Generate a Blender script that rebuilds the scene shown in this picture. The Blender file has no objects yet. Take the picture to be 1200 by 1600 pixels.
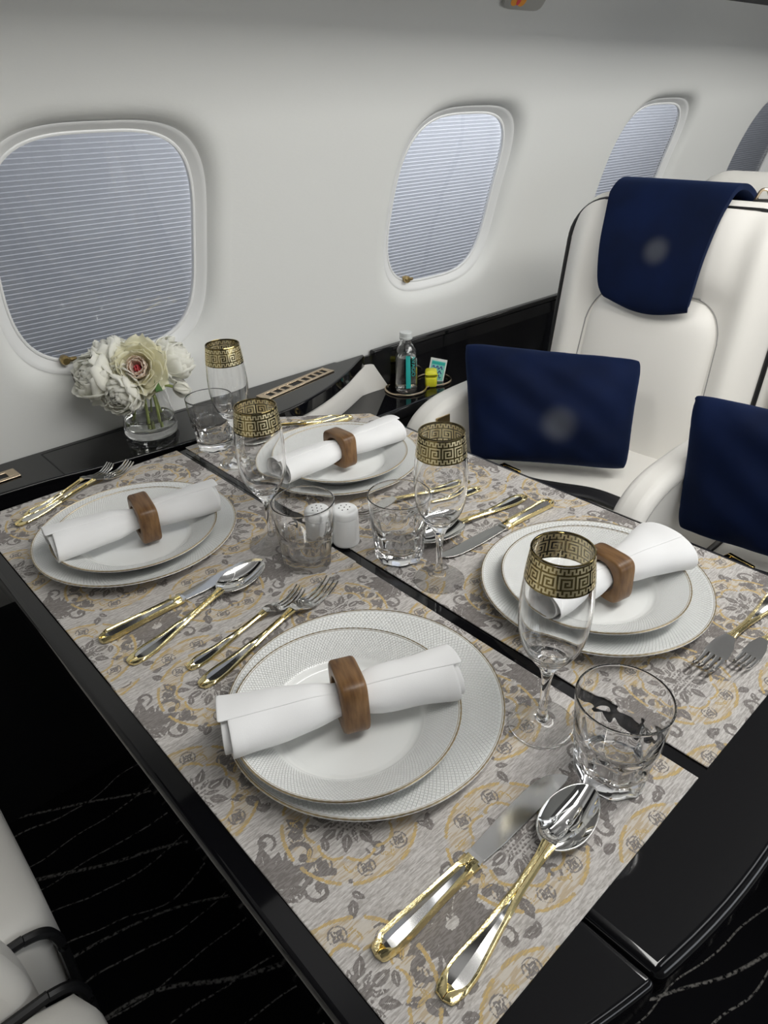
import bpy, bmesh, math, random
import numpy as np
from mathutils import Vector, Matrix
random.seed(7); rng = np.random.default_rng(5)
C = bpy.context.scene.collection
TZ = 0.70                                   # table top above the cabin floor; lengths below are metres from the table top
PI = math.pi

# ------------------------------------------------------------------ materials
def newmat(name):
    m = bpy.data.materials.new(name); m.use_nodes = True
    nt = m.node_tree; b = nt.nodes['Principled BSDF']
    return m, nt, b
def setp(b, **k):
    for n, v in k.items():
        n = n.replace('_', ' ')
        if n in b.inputs: b.inputs[n].default_value = v
def simple(name, col, rough=0.5, metal=0.0, **k):
    m, nt, b = newmat(name)
    setp(b, Base_Color=(*col, 1), Roughness=rough, Metallic=metal, **k)
    return m
def node(nt, t, **k):
    n = nt.nodes.new(t)
    for a, v in k.items():
        if a in n.inputs: n.inputs[a].default_value = v
        else: setattr(n, a, v)
    return n
def noise_bump(m, scale=200, strength=0.1, dist=0.001, detail=3, coord='Object', vec_scale=None):
    nt = m.node_tree; b = nt.nodes['Principled BSDF']
    tc = node(nt, 'ShaderNodeTexCoord'); n = node(nt, 'ShaderNodeTexNoise')
    n.inputs['Scale'].default_value = scale; n.inputs['Detail'].default_value = detail
    src = tc.outputs[coord]
    if vec_scale:
        mp = node(nt, 'ShaderNodeMapping'); mp.inputs['Scale'].default_value = vec_scale
        nt.links.new(src, mp.inputs[0]); src = mp.outputs[0]
    nt.links.new(src, n.inputs['Vector'])
    bp = node(nt, 'ShaderNodeBump'); bp.inputs['Strength'].default_value = strength; bp.inputs['Distance'].default_value = dist
    nt.links.new(n.outputs['Fac'], bp.inputs['Height']); nt.links.new(bp.outputs[0], b.inputs['Normal'])
    return n
def noise_color(m, c1, c2, scale=5, detail=4, lo=0.35, hi=0.65, vec_scale=None, coord='Object'):
    nt = m.node_tree; b = nt.nodes['Principled BSDF']
    tc = node(nt, 'ShaderNodeTexCoord'); n = node(nt, 'ShaderNodeTexNoise')
    n.inputs['Scale'].default_value = scale; n.inputs['Detail'].default_value = detail
    src = tc.outputs[coord]
    if vec_scale:
        mp = node(nt, 'ShaderNodeMapping'); mp.inputs['Scale'].default_value = vec_scale
        nt.links.new(src, mp.inputs[0]); src = mp.outputs[0]
    nt.links.new(src, n.inputs['Vector'])
    r = node(nt, 'ShaderNodeValToRGB'); e = r.color_ramp.elements
    e[0].position = lo; e[0].color = (*c1, 1); e[1].position = hi; e[1].color = (*c2, 1)
    nt.links.new(n.outputs['Fac'], r.inputs[0]); nt.links.new(r.outputs[0], b.inputs['Base Color'])

M = {}
M['wall'] = simple('wall_fabric', (0.71, 0.715, 0.695), 0.75); noise_bump(M['wall'], 260, 0.25, 0.0006, 2, vec_scale=(0.35, 1, 1.6))
M['reveal'] = simple('window_plastic', (0.74, 0.745, 0.74), 0.35)
M['black'] = simple('black_lacquer', (0.004, 0.004, 0.005), 0.06, Coat_Weight=0.15, Coat_Roughness=0.03, Specular_IOR_Level=0.38)
M['blackmatte'] = simple('black_matte', (0.004, 0.004, 0.005), 0.55)
M['ceilgrey'] = simple('grey_ceiling', (0.30, 0.30, 0.305), 0.7)
M['ceil'] = simple('dark_ceiling_panel', (0.012, 0.012, 0.013), 0.5)
M['sidegrey'] = simple('grey_panel', (0.30, 0.295, 0.285), 0.45)
M['leather'] = simple('ivory_leather', (0.80, 0.78, 0.735), 0.45, Specular_IOR_Level=0.35); noise_bump(M['leather'], 420, 0.12, 0.0006, 4)
M['piping'] = simple('black_piping', (0.008, 0.008, 0.009), 0.4)
M['strap'] = simple('black_webbing', (0.006, 0.006, 0.008), 0.55); noise_bump(M['strap'], 900, 0.3, 0.0004, 1)
M['gold'] = simple('polished_gold', (0.83, 0.62, 0.22), 0.14, 1.0)
M['goldorn'] = simple('ornate_gold', (0.88, 0.75, 0.40), 0.18, 1.0); noise_bump(M['goldorn'], 480, 0.4, 0.0005, 2)
M['champagne'] = simple('champagne_metal', (0.62, 0.50, 0.36), 0.25, 1.0)
M['brass'] = simple('aged_brass', (0.42, 0.31, 0.14), 0.35, 1.0)
M['steel'] = simple('polished_steel', (0.66, 0.655, 0.64), 0.045, 1.0)
M['satin'] = simple('satin_steel', (0.62, 0.615, 0.60), 0.16, 1.0)
M['blade'] = simple('blade_steel', (0.56, 0.56, 0.55), 0.12, 1.0)
M['goldmirror'] = simple('dark_reflection_gold', (0.24, 0.185, 0.075), 0.05, 1.0)  # gold darkened so dark reflections are painted into its colour
M['goldfrost'] = simple('frosted_gold_key', (0.86, 0.76, 0.48), 0.36, 1.0)
M['platerim'] = simple('gold_rim_line', (0.47, 0.38, 0.24), 0.3, 0.9)
M['ceramic'] = simple('white_ceramic', (0.84, 0.85, 0.85), 0.12)
M['hole'] = simple('dark_hole', (0.05, 0.05, 0.05), 0.8)
M['linen'] = simple('white_linen', (0.86, 0.86, 0.86), 0.8, Sheen_Weight=0.15); noise_bump(M['linen'], 1100, 0.18, 0.0004, 2)
M['glass'] = simple('clear_glass', (1, 1, 1), 0.0, Transmission_Weight=1.0, IOR=1.46)
M['water'] = simple('clear_water', (0.97, 0.99, 0.97), 0.0, Transmission_Weight=1.0, IOR=1.33)
M['yellow'] = simple('yellow_plastic', (0.72, 0.70, 0.03), 0.35)
M['teal'] = simple('teal_print', (0.02, 0.42, 0.38), 0.5)
M['tealpale'] = simple('pale_teal_print', (0.22, 0.62, 0.54), 0.5)
M['violet'] = simple('violet_print', (0.06, 0.03, 0.30), 0.5)
M['paper'] = simple('white_paper', (0.72, 0.74, 0.73), 0.5)
M['capgrey'] = simple('frosted_cap', (0.62, 0.64, 0.63), 0.35)
M['label_white'] = simple('grey_print', (0.45, 0.47, 0.46), 0.5)
M['stem'] = simple('flower_stem', (0.30, 0.36, 0.10), 0.55)
M['leaf'] = simple('dark_leaf', (0.05, 0.13, 0.025), 0.45)
def petalmat(name, c):
    m = bpy.data.materials.new(name); m.use_nodes = True; nt = m.node_tree; nt.nodes.remove(nt.nodes['Principled BSDF'])
    d1 = node(nt, 'ShaderNodeBsdfDiffuse'); d2 = node(nt, 'ShaderNodeBsdfTranslucent'); mx = node(nt, 'ShaderNodeMixShader')
    d1.inputs[0].default_value = (*c, 1); d2.inputs[0].default_value = (*c, 1); mx.inputs[0].default_value = 0.46
    nt.links.new(d1.outputs[0], mx.inputs[1]); nt.links.new(d2.outputs[0], mx.inputs[2]); nt.links.new(mx.outputs[0], nt.nodes['Material Output'].inputs[0]); return m
M['petal'] = petalmat('white_petal', (0.97, 0.965, 0.91))
M['cream'] = petalmat('cream_petal', (0.95, 0.93, 0.78))
M['blush'] = petalmat('blush_petal', (0.97, 0.88, 0.79))
M['pink'] = simple('pink_petal', (0.80, 0.13, 0.16), 0.6)
M['red'] = simple('red_print', (0.75, 0.04, 0.06), 0.4)
M['orange'] = simple('orange_print', (0.85, 0.33, 0.02), 0.4)
M['silverplate'] = simple('brushed_plate', (0.40, 0.40, 0.38), 0.35, 0.6)
m = bpy.data.materials.new('pleated_fabric'); m.use_nodes = True; M['shade'] = m
nt = m.node_tree; nt.nodes.remove(nt.nodes['Principled BSDF']); d1 = node(nt, 'ShaderNodeBsdfDiffuse'); d2 = node(nt, 'ShaderNodeBsdfTranslucent'); mx = node(nt, 'ShaderNodeMixShader')
d1.inputs[0].default_value = (0.62, 0.62, 0.64, 1); d2.inputs[0].default_value = (0.60, 0.62, 0.66, 1); mx.inputs[0].default_value = 0.5
nt.links.new(d1.outputs[0], mx.inputs[1]); nt.links.new(d2.outputs[0], mx.inputs[2]); nt.links.new(mx.outputs[0], nt.nodes['Material Output'].inputs[0])

m, nt, b = newmat('navy_velvet'); M['navy'] = m
setp(b, Roughness=0.8, Sheen_Weight=0.16, Sheen_Roughness=0.4, Specular_IOR_Level=0.12)
b.inputs['Sheen Tint'].default_value = (0.10, 0.22, 0.6, 1)
noise_color(m, (0.0016, 0.005, 0.021), (0.0024, 0.008, 0.037), 9, 3, 0.3, 0.7); noise_bump(m, 700, 0.2, 0.0005, 3)

def emblem(mat, centre_expr, rad):
    """a pale grey embroidered patch fading into the pile, centred in object space"""
    nt = mat.node_tree; b = nt.nodes['Principled BSDF']
    tc = node(nt, 'ShaderNodeTexCoord')
    d = node(nt, 'ShaderNodeVectorMath', operation='DISTANCE'); d.inputs[1].default_value = centre_expr
    nt.links.new(tc.outputs['Object'], d.inputs[0])
    r = node(nt, 'ShaderNodeMapRange'); r.interpolation_type = 'SMOOTHERSTEP'
    r.inputs['From Min'].default_value = rad; r.inputs['From Max'].default_value = rad * 0.1
    nt.links.new(d.outputs['Value'], r.inputs['Value'])
    mx = node(nt, 'ShaderNodeMix'); mx.data_type = 'RGBA'
    old = b.inputs['Base Color'].links[0].from_socket
    nt.links.new(r.outputs[0], mx.inputs['Factor']); nt.links.new(old, mx.inputs[6]); mx.inputs[7].default_value = (0.05, 0.055, 0.07, 1)
    nt.links.new(mx.outputs[2], b.inputs['Base Color'])

# window pane: a thin clear sheet that reflects by its angle and lets the rest straight through
m = bpy.data.materials.new('clear_window_sheet'); m.use_nodes = True; M['pane'] = m
nt = m.node_tree; nt.nodes.remove(nt.nodes['Principled BSDF'])
out = nt.nodes['Material Output']; tr = node(nt, 'ShaderNodeBsdfTransparent'); gl = node(nt, 'ShaderNodeBsdfGlossy'); gl.inputs['Roughness'].default_value = 0.03
fr = node(nt, 'ShaderNodeFresnel'); fr.inputs['IOR'].default_value = 1.6; mx = node(nt, 'ShaderNodeMixShader')
nt.links.new(fr.outputs[0], mx.inputs[0]); nt.links.new(tr.outputs[0], mx.inputs[1]); nt.links.new(gl.outputs[0], mx.inputs[2]); nt.links.new(mx.outputs[0], out.inputs[0])

# wood
m, nt, b = newmat('walnut_wood'); M['wood'] = m; setp(b, Roughness=0.42)
noise_color(m, (0.085, 0.037, 0.012), (0.26, 0.14, 0.055), 26, 6, 0.3, 0.72, vec_scale=(6, 0.9, 1.4))
noise_bump(m, 90, 0.15, 0.0005, 5, vec_scale=(6, 0.8, 1))

# carpet: black with thin broken pale lines that wander and cross
m, nt, b = newmat('black_line_carpet'); M['carpet'] = m; setp(b, Roughness=0.95, Specular_IOR_Level=0.1)
tc = node(nt, 'ShaderNodeTexCoord'); facs = []
for ang, sc, dis, ds in ((0.10, 4.3, 7.0, 0.8), (0.36, 2.2, 8.0, 0.7)):
    mp = node(nt, 'ShaderNodeMapping'); mp.inputs['Rotation'].default_value = (0, 0, ang); nt.links.new(tc.outputs['Object'], mp.inputs[0])
    w = node(nt, 'ShaderNodeTexWave'); w.wave_type = 'BANDS'; w.bands_direction = 'Y'; w.wave_profile = 'TRI'
    w.inputs['Scale'].default_value = sc; w.inputs['Distortion'].default_value = dis; w.inputs['Detail'].default_value = 1.5; w.inputs['Detail Scale'].default_value = ds
    nt.links.new(mp.outputs[0], w.inputs['Vector'])
    r = node(nt, 'ShaderNodeMapRange'); r.inputs['From Min'].default_value = 0.945; r.inputs['From Max'].default_value = 0.975
    nt.links.new(w.outputs['Fac'], r.inputs['Value']); facs.append(r.outputs[0])
mxm = node(nt, 'ShaderNodeMath', operation='MAXIMUM'); nt.links.new(facs[0], mxm.inputs[0]); nt.links.new(facs[1], mxm.inputs[1])
n = node(nt, 'ShaderNodeTexNoise'); n.inputs['Scale'].default_value = 160; n.inputs['Detail'].default_value = 2; nt.links.new(tc.outputs['Object'], n.inputs['Vector'])
r2 = node(nt, 'ShaderNodeMapRange'); r2.inputs['From Min'].default_value = 0.38; r2.inputs['From Max'].default_value = 0.58; nt.links.new(n.outputs['Fac'], r2.inputs['Value'])
mu = node(nt, 'ShaderNodeMath', operation='MULTIPLY'); nt.links.new(mxm.outputs[0], mu.inputs[0]); nt.links.new(r2.outputs[0], mu.inputs[1])
mc = node(nt, 'ShaderNodeMix'); mc.data_type = 'RGBA'; nt.links.new(mu.outputs[0], mc.inputs['Factor'])
mc.inputs[6].default_value = (0.0035, 0.0035, 0.0045, 1); mc.inputs[7].default_value = (0.20, 0.19, 0.175, 1); nt.links.new(mc.outputs[2], b.inputs['Base Color'])

# porcelain with an embossed diamond lattice on the rim (polar spirals)
def porcelain(name, r0, r1):
    m, nt, b = newmat(name); setp(b, Base_Color=(0.84, 0.85, 0.835, 1), Roughness=0.10, Specular_IOR_Level=0.55)
    tc = node(nt, 'ShaderNodeTexCoord'); sx = node(nt, 'ShaderNodeSeparateXYZ'); nt.links.new(tc.outputs['Object'], sx.inputs[0])
    def mth(op, a, bb=None):
        n = node(nt, 'ShaderNodeMath', operation=op)
        for i, v in enumerate((a, bb)):
            if v is None: continue
            if isinstance(v, (int, float)): n.inputs[i].default_value = v
            else: nt.links.new(v, n.inputs[i])
        return n.outputs[0]
    rr = mth('SQRT', mth('ADD', mth('MULTIPLY', sx.outputs[0], sx.outputs[0]), mth('MULTIPLY', sx.outputs[1], sx.outputs[1])))
    th = mth('ARCTAN2', sx.outputs[1], sx.outputs[0]); lr = mth('LOGARITHM', rr, math.e)
    N, K = 90, 70.0
    s1 = mth('ABSOLUTE', mth('SINE', mth('ADD', mth('MULTIPLY', th, N), mth('MULTIPLY', lr, K))))
    s2 = mth('ABSOLUTE', mth('SINE', mth('SUBTRACT', mth('MULTIPLY', th, N), mth('MULTIPLY', lr, K))))
    mn = mth('MINIMUM', s1, s2)
    ridge = node(nt, 'ShaderNodeMapRange'); ridge.interpolation_type = 'SMOOTHSTEP'
    ridge.inputs['From Min'].default_value = 0.42; ridge.inputs['From Max'].default_value = 0.0; nt.links.new(mn, ridge.inputs['Value'])
    ma = node(nt, 'ShaderNodeMapRange'); ma.inputs['From Min'].default_value = r0; ma.inputs['From Max'].default_value = r0 + 0.004; nt.links.new(rr, ma.inputs['Value'])
    mb = node(nt, 'ShaderNodeMapRange'); mb.inputs['From Min'].default_value = r1; mb.inputs['From Max'].default_value = r1 - 0.001; nt.links.new(rr, mb.inputs['Value'])
    h = mth('MULTIPLY', mth('MULTIPLY', ridge.outputs[0], ma.outputs[0]), mb.outputs[0])
    bp = node(nt, 'ShaderNodeBump'); bp.inputs['Strength'].default_value = 0.8; bp.inputs['Distance'].default_value = 0.0011
    nt.links.new(h, bp.inputs['Height']); nt.links.new(bp.outputs[0], b.inputs['Normal'])
    return m
M['porcelain_big'] = porcelain('porcelain_charger', 0.088, 0.131)
M['porcelain_small'] = porcelain('porcelain_plate', 0.074, 0.1045)

# placemat: woven ground with grey and gold figures held in a mesh attribute
m, nt, b = newmat('damask_weave'); M['mat'] = m; setp(b, Roughness=0.8, Specular_IOR_Level=0.25)
at = node(nt, 'ShaderNodeAttribute'); at.attribute_name = 'figure'; sp = node(nt, 'ShaderNodeSeparateColor'); nt.links.new(at.outputs['Color'], sp.inputs[0])
tc = node(nt, 'ShaderNodeTexCoord')
def tex(scale, vs, detail=2):
    mp = node(nt, 'ShaderNodeMapping'); mp.inputs['Scale'].default_value = vs; nt.links.new(tc.outputs['Object'], mp.inputs[0])
    n = node(nt, 'ShaderNodeTexNoise'); n.inputs['Scale'].default_value = scale; n.inputs['Detail'].default_value = detail; nt.links.new(mp.outputs[0], n.inputs['Vector']); return n.outputs['Fac']
def mth(op, a, bb=None, cc=None):
    n = node(nt, 'ShaderNodeMath', operation=op)
    for i, v in enumerate((a, bb, cc)):
        if v is None: continue
        if isinstance(v, (int, float)): n.inputs[i].default_value = v
        else: nt.links.new(v, n.inputs[i])
    return n.outputs[0]
def mr(v, a, c):
    n = node(nt, 'ShaderNodeMapRange'); n.inputs['From Min'].default_value = a; n.inputs['From Max'].default_value = c; nt.links.new(v, n.inputs['Value']); return n.outputs[0]
streak = tex(55, (1.0, 9.0, 1), 3); fine = tex(170, (1.0, 5.5, 1), 2); grain = tex(900, (1, 1, 1), 1)
lines = mr(streak, 0.47, 0.54); flines = mr(fine, 0.47, 0.53)
gfac = mr(mth('ADD', sp.outputs[0], mth('ADD', mth('MULTIPLY', mth('SUBTRACT', streak, 0.5), 0.38), mth('MULTIPLY', mth('SUBTRACT', fine, 0.5), 0.42))), 0.49, 0.53)
ofac = mr(mth('ADD', sp.outputs[1], mth('ADD', mth('MULTIPLY', mth('SUBTRACT', fine, 0.5), 0.55), mth('MULTIPLY', mth('SUBTRACT', streak, 0.5), 0.4))), 0.50, 0.53)
def mixc(f, c1, c2):
    n = node(nt, 'ShaderNodeMix'); n.data_type = 'RGBA'
    if isinstance(f, (int, float)): n.inputs['Factor'].default_value = f
    else: nt.links.new(f, n.inputs['Factor'])
    for i, c in ((6, c1), (7, c2)):
        if isinstance(c, tuple): n.inputs[i].default_value = (*c, 1)
        else: nt.links.new(c, n.inputs[i])
    return n.outputs[2]
ground = mixc(mth('MULTIPLY', mth('ADD', lines, flines), 0.5), (0.61, 0.585, 0.565), (0.39, 0.365, 0.345))
grey = mixc(flines, (0.19, 0.172, 0.162), (0.255, 0.236, 0.225))
gold = mixc(flines, (0.58, 0.42, 0.18), (0.46, 0.36, 0.21))
blush = mixc(lines, (0.60, 0.55, 0.48), (0.50, 0.40, 0.27))
c0 = mixc(sp.outputs[2], ground, blush); c1 = mixc(gfac, c0, grey); c2 = mixc(ofac, c1, gold)
nt.links.new(c2, b.inputs['Base Color'])
bp = node(nt, 'ShaderNodeBump'); bp.inputs['Strength'].default_value = 0.5; bp.inputs['Distance'].default_value = 0.0006
nt.links.new(mth('ADD', mth('MULTIPLY', fine, 0.7), mth('MULTIPLY', grain, 0.4)), bp.inputs['Height']); nt.links.new(bp.outputs[0], b.inputs['Normal'])

# ------------------------------------------------------------------ mesh helpers
def link(o, parent=None, loc=None, rot=None):
    C.objects.link(o)
    if parent is not None: o.parent = parent
    if loc is not None: o.location = loc
    if rot is not None: o.rotation_euler = rot
    return o
def mk(name, V, F, mat, parent=None, loc=None, rot=None, mi=None, smooth=True, sharp=35, weld=None, fix=True):
    me = bpy.data.meshes.new(name)
    me.from_pydata([tuple(map(float, v)) for v in V], [], [tuple(map(int, f)) for f in F])
    for mm in (mat if isinstance(mat, (list, tuple)) else [mat]): me.materials.append(mm)
    if mi is not None: me.polygons.foreach_set('material_index', np.array(mi, dtype=np.int32))
    if weld or fix:
        bm = bmesh.new(); bm.from_mesh(me)
        if weld: bmesh.ops.remove_doubles(bm, verts=bm.verts, dist=weld)
        if fix: bmesh.ops.recalc_face_normals(bm, faces=bm.faces)
        bm.to_mesh(me); bm.free()
    if smooth:
        me.polygons.foreach_set('use_smooth', [True] * len(me.polygons))
        if sharp: me.set_sharp_from_angle(angle=math.radians(sharp))
    o = bpy.data.objects.new(name, me)
    return link(o, parent, loc, rot)
def root(name, label, cat, loc=(0, 0, 0), rz=0.0, group=None):
    o = bpy.data.objects.new(name, None); o.empty_display_size = 0.03
    C.objects.link(o); o.location = (loc[0], loc[1], loc[2] + TZ); o.rotation_euler = (0, 0, rz)
    tag(o, label, cat, group); return o
def tag(o, label, cat, group=None):
    o['label'] = label; o['category'] = cat
    if group: o['group'] = group
    return o
def struct(o): o['kind'] = 'structure'; return o
def copy_tree(o, parent=None):
    c = o.copy(); C.objects.link(c)
    if parent is not None: c.parent = parent
    for ch in [x for x in bpy.data.objects if x.parent == o]: copy_tree(ch, c)
    return c
def grid(P, closed_u=False, closed_v=False):
    """P: array rows x cols x 3 -> verts, quads"""
    P = np.asarray(P, float); r, c = P.shape[:2]; F = []
    for i in range(r - (0 if closed_v else 1)):
        for j in range(c - (0 if closed_u else 1)):
            i2, j2 = (i + 1) % r, (j + 1) % c
            F.append((i * c + j, i * c + j2, i2 * c + j2, i2 * c + j))
    return P.reshape(-1, 3).tolist(), F
def join(parts):
    V, F, off = [], [], 0
    for v, f in parts:
        V += list(v); F += [tuple(i + off for i in q) for q in f]; off += len(v)
    return V, F
def lathe(prof, n=64):
    a = np.linspace(0, 2 * PI, n, endpoint=False); P = []
    for r, z in prof: P.append(np.stack([r * np.cos(a), r * np.sin(a), np.full(n, z)], 1))
    return grid(np.array(P), closed_u=True)
def smooth_prof(pts, k=4):
    """Catmull-Rom through 2-D or 3-D points"""
    p = np.array(pts, float); out = []
    for i in range(len(p) - 1):
        p0 = p[max(i - 1, 0)]; p1 = p[i]; p2 = p[i + 1]; p3 = p[min(i + 2, len(p) - 1)]
        for t in np.linspace(0, 1, k, endpoint=False):
            out.append(0.5 * ((2 * p1) + (-p0 + p2) * t + (2 * p0 - 5 * p1 + 4 * p2 - p3) * t * t + (-p0 + 3 * p1 - 3 * p2 + p3) * t ** 3))
    out.append(p[-1]); return np.array(out)
def tube(path, r, n=8, closed=False, cap=True):
    path = np.array(path, float); m = len(path); rr = np.broadcast_to(np.asarray(r, float), (m,))
    rows = []; up = np.array([0.0, 0, 1])
    for i in range(m):
        t = path[(i + 1) % m if closed else min(i + 1, m - 1)] - path[(i - 1) % m if closed else max(i - 1, 0)]
        t = t / (np.linalg.norm(t) + 1e-12)
        a = np.cross(t, up)
        if np.linalg.norm(a) < 1e-3: a = np.cross(t, [1, 0, 0])
        a /= np.linalg.norm(a); bb = np.cross(a, t)
        ang = np.linspace(0, 2 * PI, n, endpoint=False)
        rows.append(path[i] + rr[i] * (np.cos(ang)[:, None] * a + np.sin(ang)[:, None] * bb))
    V, F = grid(np.array(rows), closed_u=True, closed_v=closed)
    if cap and not closed:
        F.append(tuple(range(n - 1, -1, -1))); F.append(tuple((m - 1) * n + k for k in range(n)))
    return V, F
def box(x0, x1, y0, y1, z0, z1):
    V = [(x, y, z) for z in (z0, z1) for y in (y0, y1) for x in (x0, x1)]
    return V, [(0, 2, 3, 1), (4, 5, 7, 6), (0, 1, 5, 4), (2, 6, 7, 3), (0, 4, 6, 2), (1, 3, 7, 5)]
def prism(poly, z0, z1, axis='z'):
    n = len(poly)
    def pt(p, z): return (p[0], p[1], z) if axis == 'z' else (p[0], z, p[1])
    V = [pt(p, z0) for p in poly] + [pt(p, z1) for p in poly]
    F = [tuple(range(n))[::-1], tuple(range(n, 2 * n))] + [(i, (i + 1) % n, n + (i + 1) % n, n + i) for i in range(n)]
    return V, F
def bevel(o, w, seg=3, ang=40):
    md = o.modifiers.new('bevel', 'BEVEL'); md.width = w; md.segments = seg; md.limit_method = 'ANGLE'; md.angle_limit = math.radians(ang)
    md.harden_normals = False; return o
def solid(o, t, off=-1):
    md = o.modifiers.new('solid', 'SOLIDIFY'); md.thickness = t; md.offset = off; return o
def subsurf(o, l=1):
    md = o.modifiers.new('sub', 'SUBSURF'); md.levels = l; md.render_levels = l; return o
def sh(z): return z + TZ
# ------------------------------------------------------------------ camera
cam = bpy.data.cameras.new('camera'); co = bpy.data.objects.new('camera', cam); C.objects.link(co); bpy.context.scene.camera = co
cam.sensor_fit = 'VERTICAL'; cam.sensor_height = 36.0; cam.lens = 1087.26 / 1600 * 36.0; cam.clip_start = 0.02
f_ = Vector((0.57234894, 0.6417899, -0.51041397)); r_ = Vector((0.73635906, -0.67614825, -0.02447187)); u_ = Vector((0.36082131, 0.3618415, 0.85958054))
co.matrix_world = Matrix(((r_.x, u_.x, -f_.x, 0), (r_.y, u_.y, -f_.y, 0), (r_.z, u_.z, -f_.z, 0.52228 + TZ), (0, 0, 0, 1)))

# ------------------------------------------------------------------ cabin side wall with window openings
R0, ZC, REC = 1.2274, -0.0367, 0.03
YC = 1.245 - math.sqrt(R0 * R0 - ZC * ZC); RP = R0 + REC; A0 = 0.3575 / RP
PIT, X1, WA, WB, NE = 0.8307, 0.4786, 0.1673, 0.1857, 3.4
def wallpt(x, v, d):                        # v: along the curved wall from the window centre, d: depth behind the wall face
    a = A0 + v / RP
    return (x, YC + (R0 + d) * math.cos(a), ZC + (R0 + d) * math.sin(a) + TZ)
def rsup(t, a, b, n=NE): return 1.0 / ((abs(math.cos(t)) / a) ** n + (abs(math.sin(t)) / b) ** n) ** (1 / n)
HU, VLO, VHI = PIT / 2, -0.36, 0.468
corner = [math.atan2(VHI, HU), PI - math.atan2(VHI, HU), PI + math.atan2(-VLO, HU), 2 * PI - math.atan2(-VLO, HU)]
TH = sorted(set([round(t, 9) for t in list(np.linspace(0, 2 * PI, 120, endpoint=False)) + corner]))
def rrect(t):
    c, s = math.cos(t), math.sin(t); k = []
    if abs(c) > 1e-9: k.append(HU / abs(c))
    if s > 1e-9: k.append(VHI / s)
    if s < -1e-9: k.append(VLO / s)
    return min(k)
RING = [(0.062, 0.0), (0.053, 0.0003), (0.046, 0.0013), (0.040, 0.0033), (0.034, 0.0065), (0.029, 0.0105), (0.0245, 0.0155), (0.0228, 0.0178), (0.0222, 0.0182), (0.016, 0.0215), (0.010, 0.0255), (0.006, 0.0285)]
parts = []
for k in range(-1, 5):
    cx = X1 + k * PIT
    if k in (-1, 4):
        P = [[wallpt(cx + u, v, 0) for u in np.linspace(-HU, HU, 9)] for v in np.linspace(VLO, VHI, 24)]
        parts.append(grid(P)); continue
    rows = []
    for q in np.linspace(0, 1, 7)[:-1]:
        row = []
        for t in TH:
            ro, ri = rrect(t), rsup(t, WA + 0.062, WB + 0.070)
            rr = ro + (ri - ro) * q; row.append(wallpt(cx + rr * math.cos(t), rr * math.sin(t), 0))
        rows.append(row)
    for off, d in RING:
        rows.append([wallpt(cx + rsup(t, WA + off, WB + off * 1.13) * math.cos(t), rsup(t, WA + off, WB + off * 1.13) * math.sin(t), d) for t in TH])
    parts.append(grid(rows, closed_u=True))
V, F = join(parts)
wall = struct(mk('wall_left', V, F, M['wall'], weld=1e-4, sharp=50))
# dark overhead panel above the wall cloth, and the rest of the vault
aw = A0 + 0.464 / RP
P = [[(x, y, sh(z)) for x in np.linspace(-1.2, 4.4, 12)] for y, z in ((YC + (R0 + .002) * math.cos(aw), ZC + (R0 + .002) * math.sin(aw)), (YC + R0 * math.cos(aw) - .03, ZC + R0 * math.sin(aw) + .012), (.84, .733), (.73, .732), (.705, .742))]
struct(mk('trim_1', *grid(P), M['ceil'], sharp=0))  # inboard reach added out of view to shade the upper wall

for k in range(4):
    cx = X1 + k * PIT
    w = bpy.data.objects.new(f'window_{k + 1}', None); C.objects.link(w); w.location = (cx, 1.24, TZ + 0.32); w['kind'] = 'structure'
    O = Vector(w.location)
    def L(p): return tuple(Vector(p) - O)
    T = np.linspace(0, 2 * PI, 120, endpoint=False)
    prof = [(0.0228, 0.0180), (0.0215, 0.0178), (0.016, 0.0208), (0.010, 0.0247), (0.0052, 0.0276), (0.0045, 0.0266), (0.0030, 0.0262), (0.0008, 0.0268), (0.0, 0.0290), (0.0, 0.034)]
    rows = [[L(wallpt(cx + rsup(t, WA + o, WB + o) * math.cos(t), rsup(t, WA + o, WB + o) * math.sin(t), d)) for t in T] for o, d in prof]
    mk('window_frame', *grid(rows, closed_u=True), M['reveal'], w, sharp=50)
    rows = [[L(wallpt(cx + q * rsup(t, WA + .002, WB + .002) * math.cos(t), q * rsup(t, WA + .002, WB + .002) * math.sin(t), 0.031)) for t in T] for q in (1, .8, .6, .4, .2, .001)]
    V, F = grid(rows, closed_u=True); a_, b_, c_ = (Vector(V[i]) for i in F[0][:3])
    if (b_ - a_).cross(c_ - a_).y > 0: F = [f[::-1] for f in F]          # face the cabin
    mk('window_pane', V, F, M['pane'], w, sharp=0, fix=False)
    # pleated shade: zigzag folds
    V, F = [], []; n = 96; vs = np.linspace(-WB - .003, WB + .003, n + 1)
    for i, v in enumerate(vs):
        hu = (WA + .005) * max(1e-4, 1 - min(1, abs(v) / (WB + .006)) ** NE) ** (1 / NE)
        d = 0.0358 if i % 2 else 0.0408
        V += [L(wallpt(cx - hu, v, d)), L(wallpt(cx + hu, v, d))]
        if i: F.append((2 * i - 2, 2 * i - 1, 2 * i + 1, 2 * i))
    mk('pleated_shade', V, F, M['shade'], w, smooth=False)
    kx = cx - 0.098; vv = -WB + 0.012
    p0, p1 = Vector(L(wallpt(kx, vv, 0.031))), Vector(L(wallpt(kx, vv - .001, 0.012)))
    mk('shade_knob', *tube([p0, p0.lerp(p1, .3), p0.lerp(p1, .32), p0.lerp(p1, .8), p0.lerp(p1, 1.0)], [.004, .004, .0075, .0085, .006], 16), M['brass'], w)
    mk('pull_tab', *tube([p0.lerp(p1, .6) + Vector((.008, 0, -.001)), p0.lerp(p1, .6) + Vector((.02, .001, -.002))], [.0045, .0035], 10), M['brass'], w)

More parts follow.
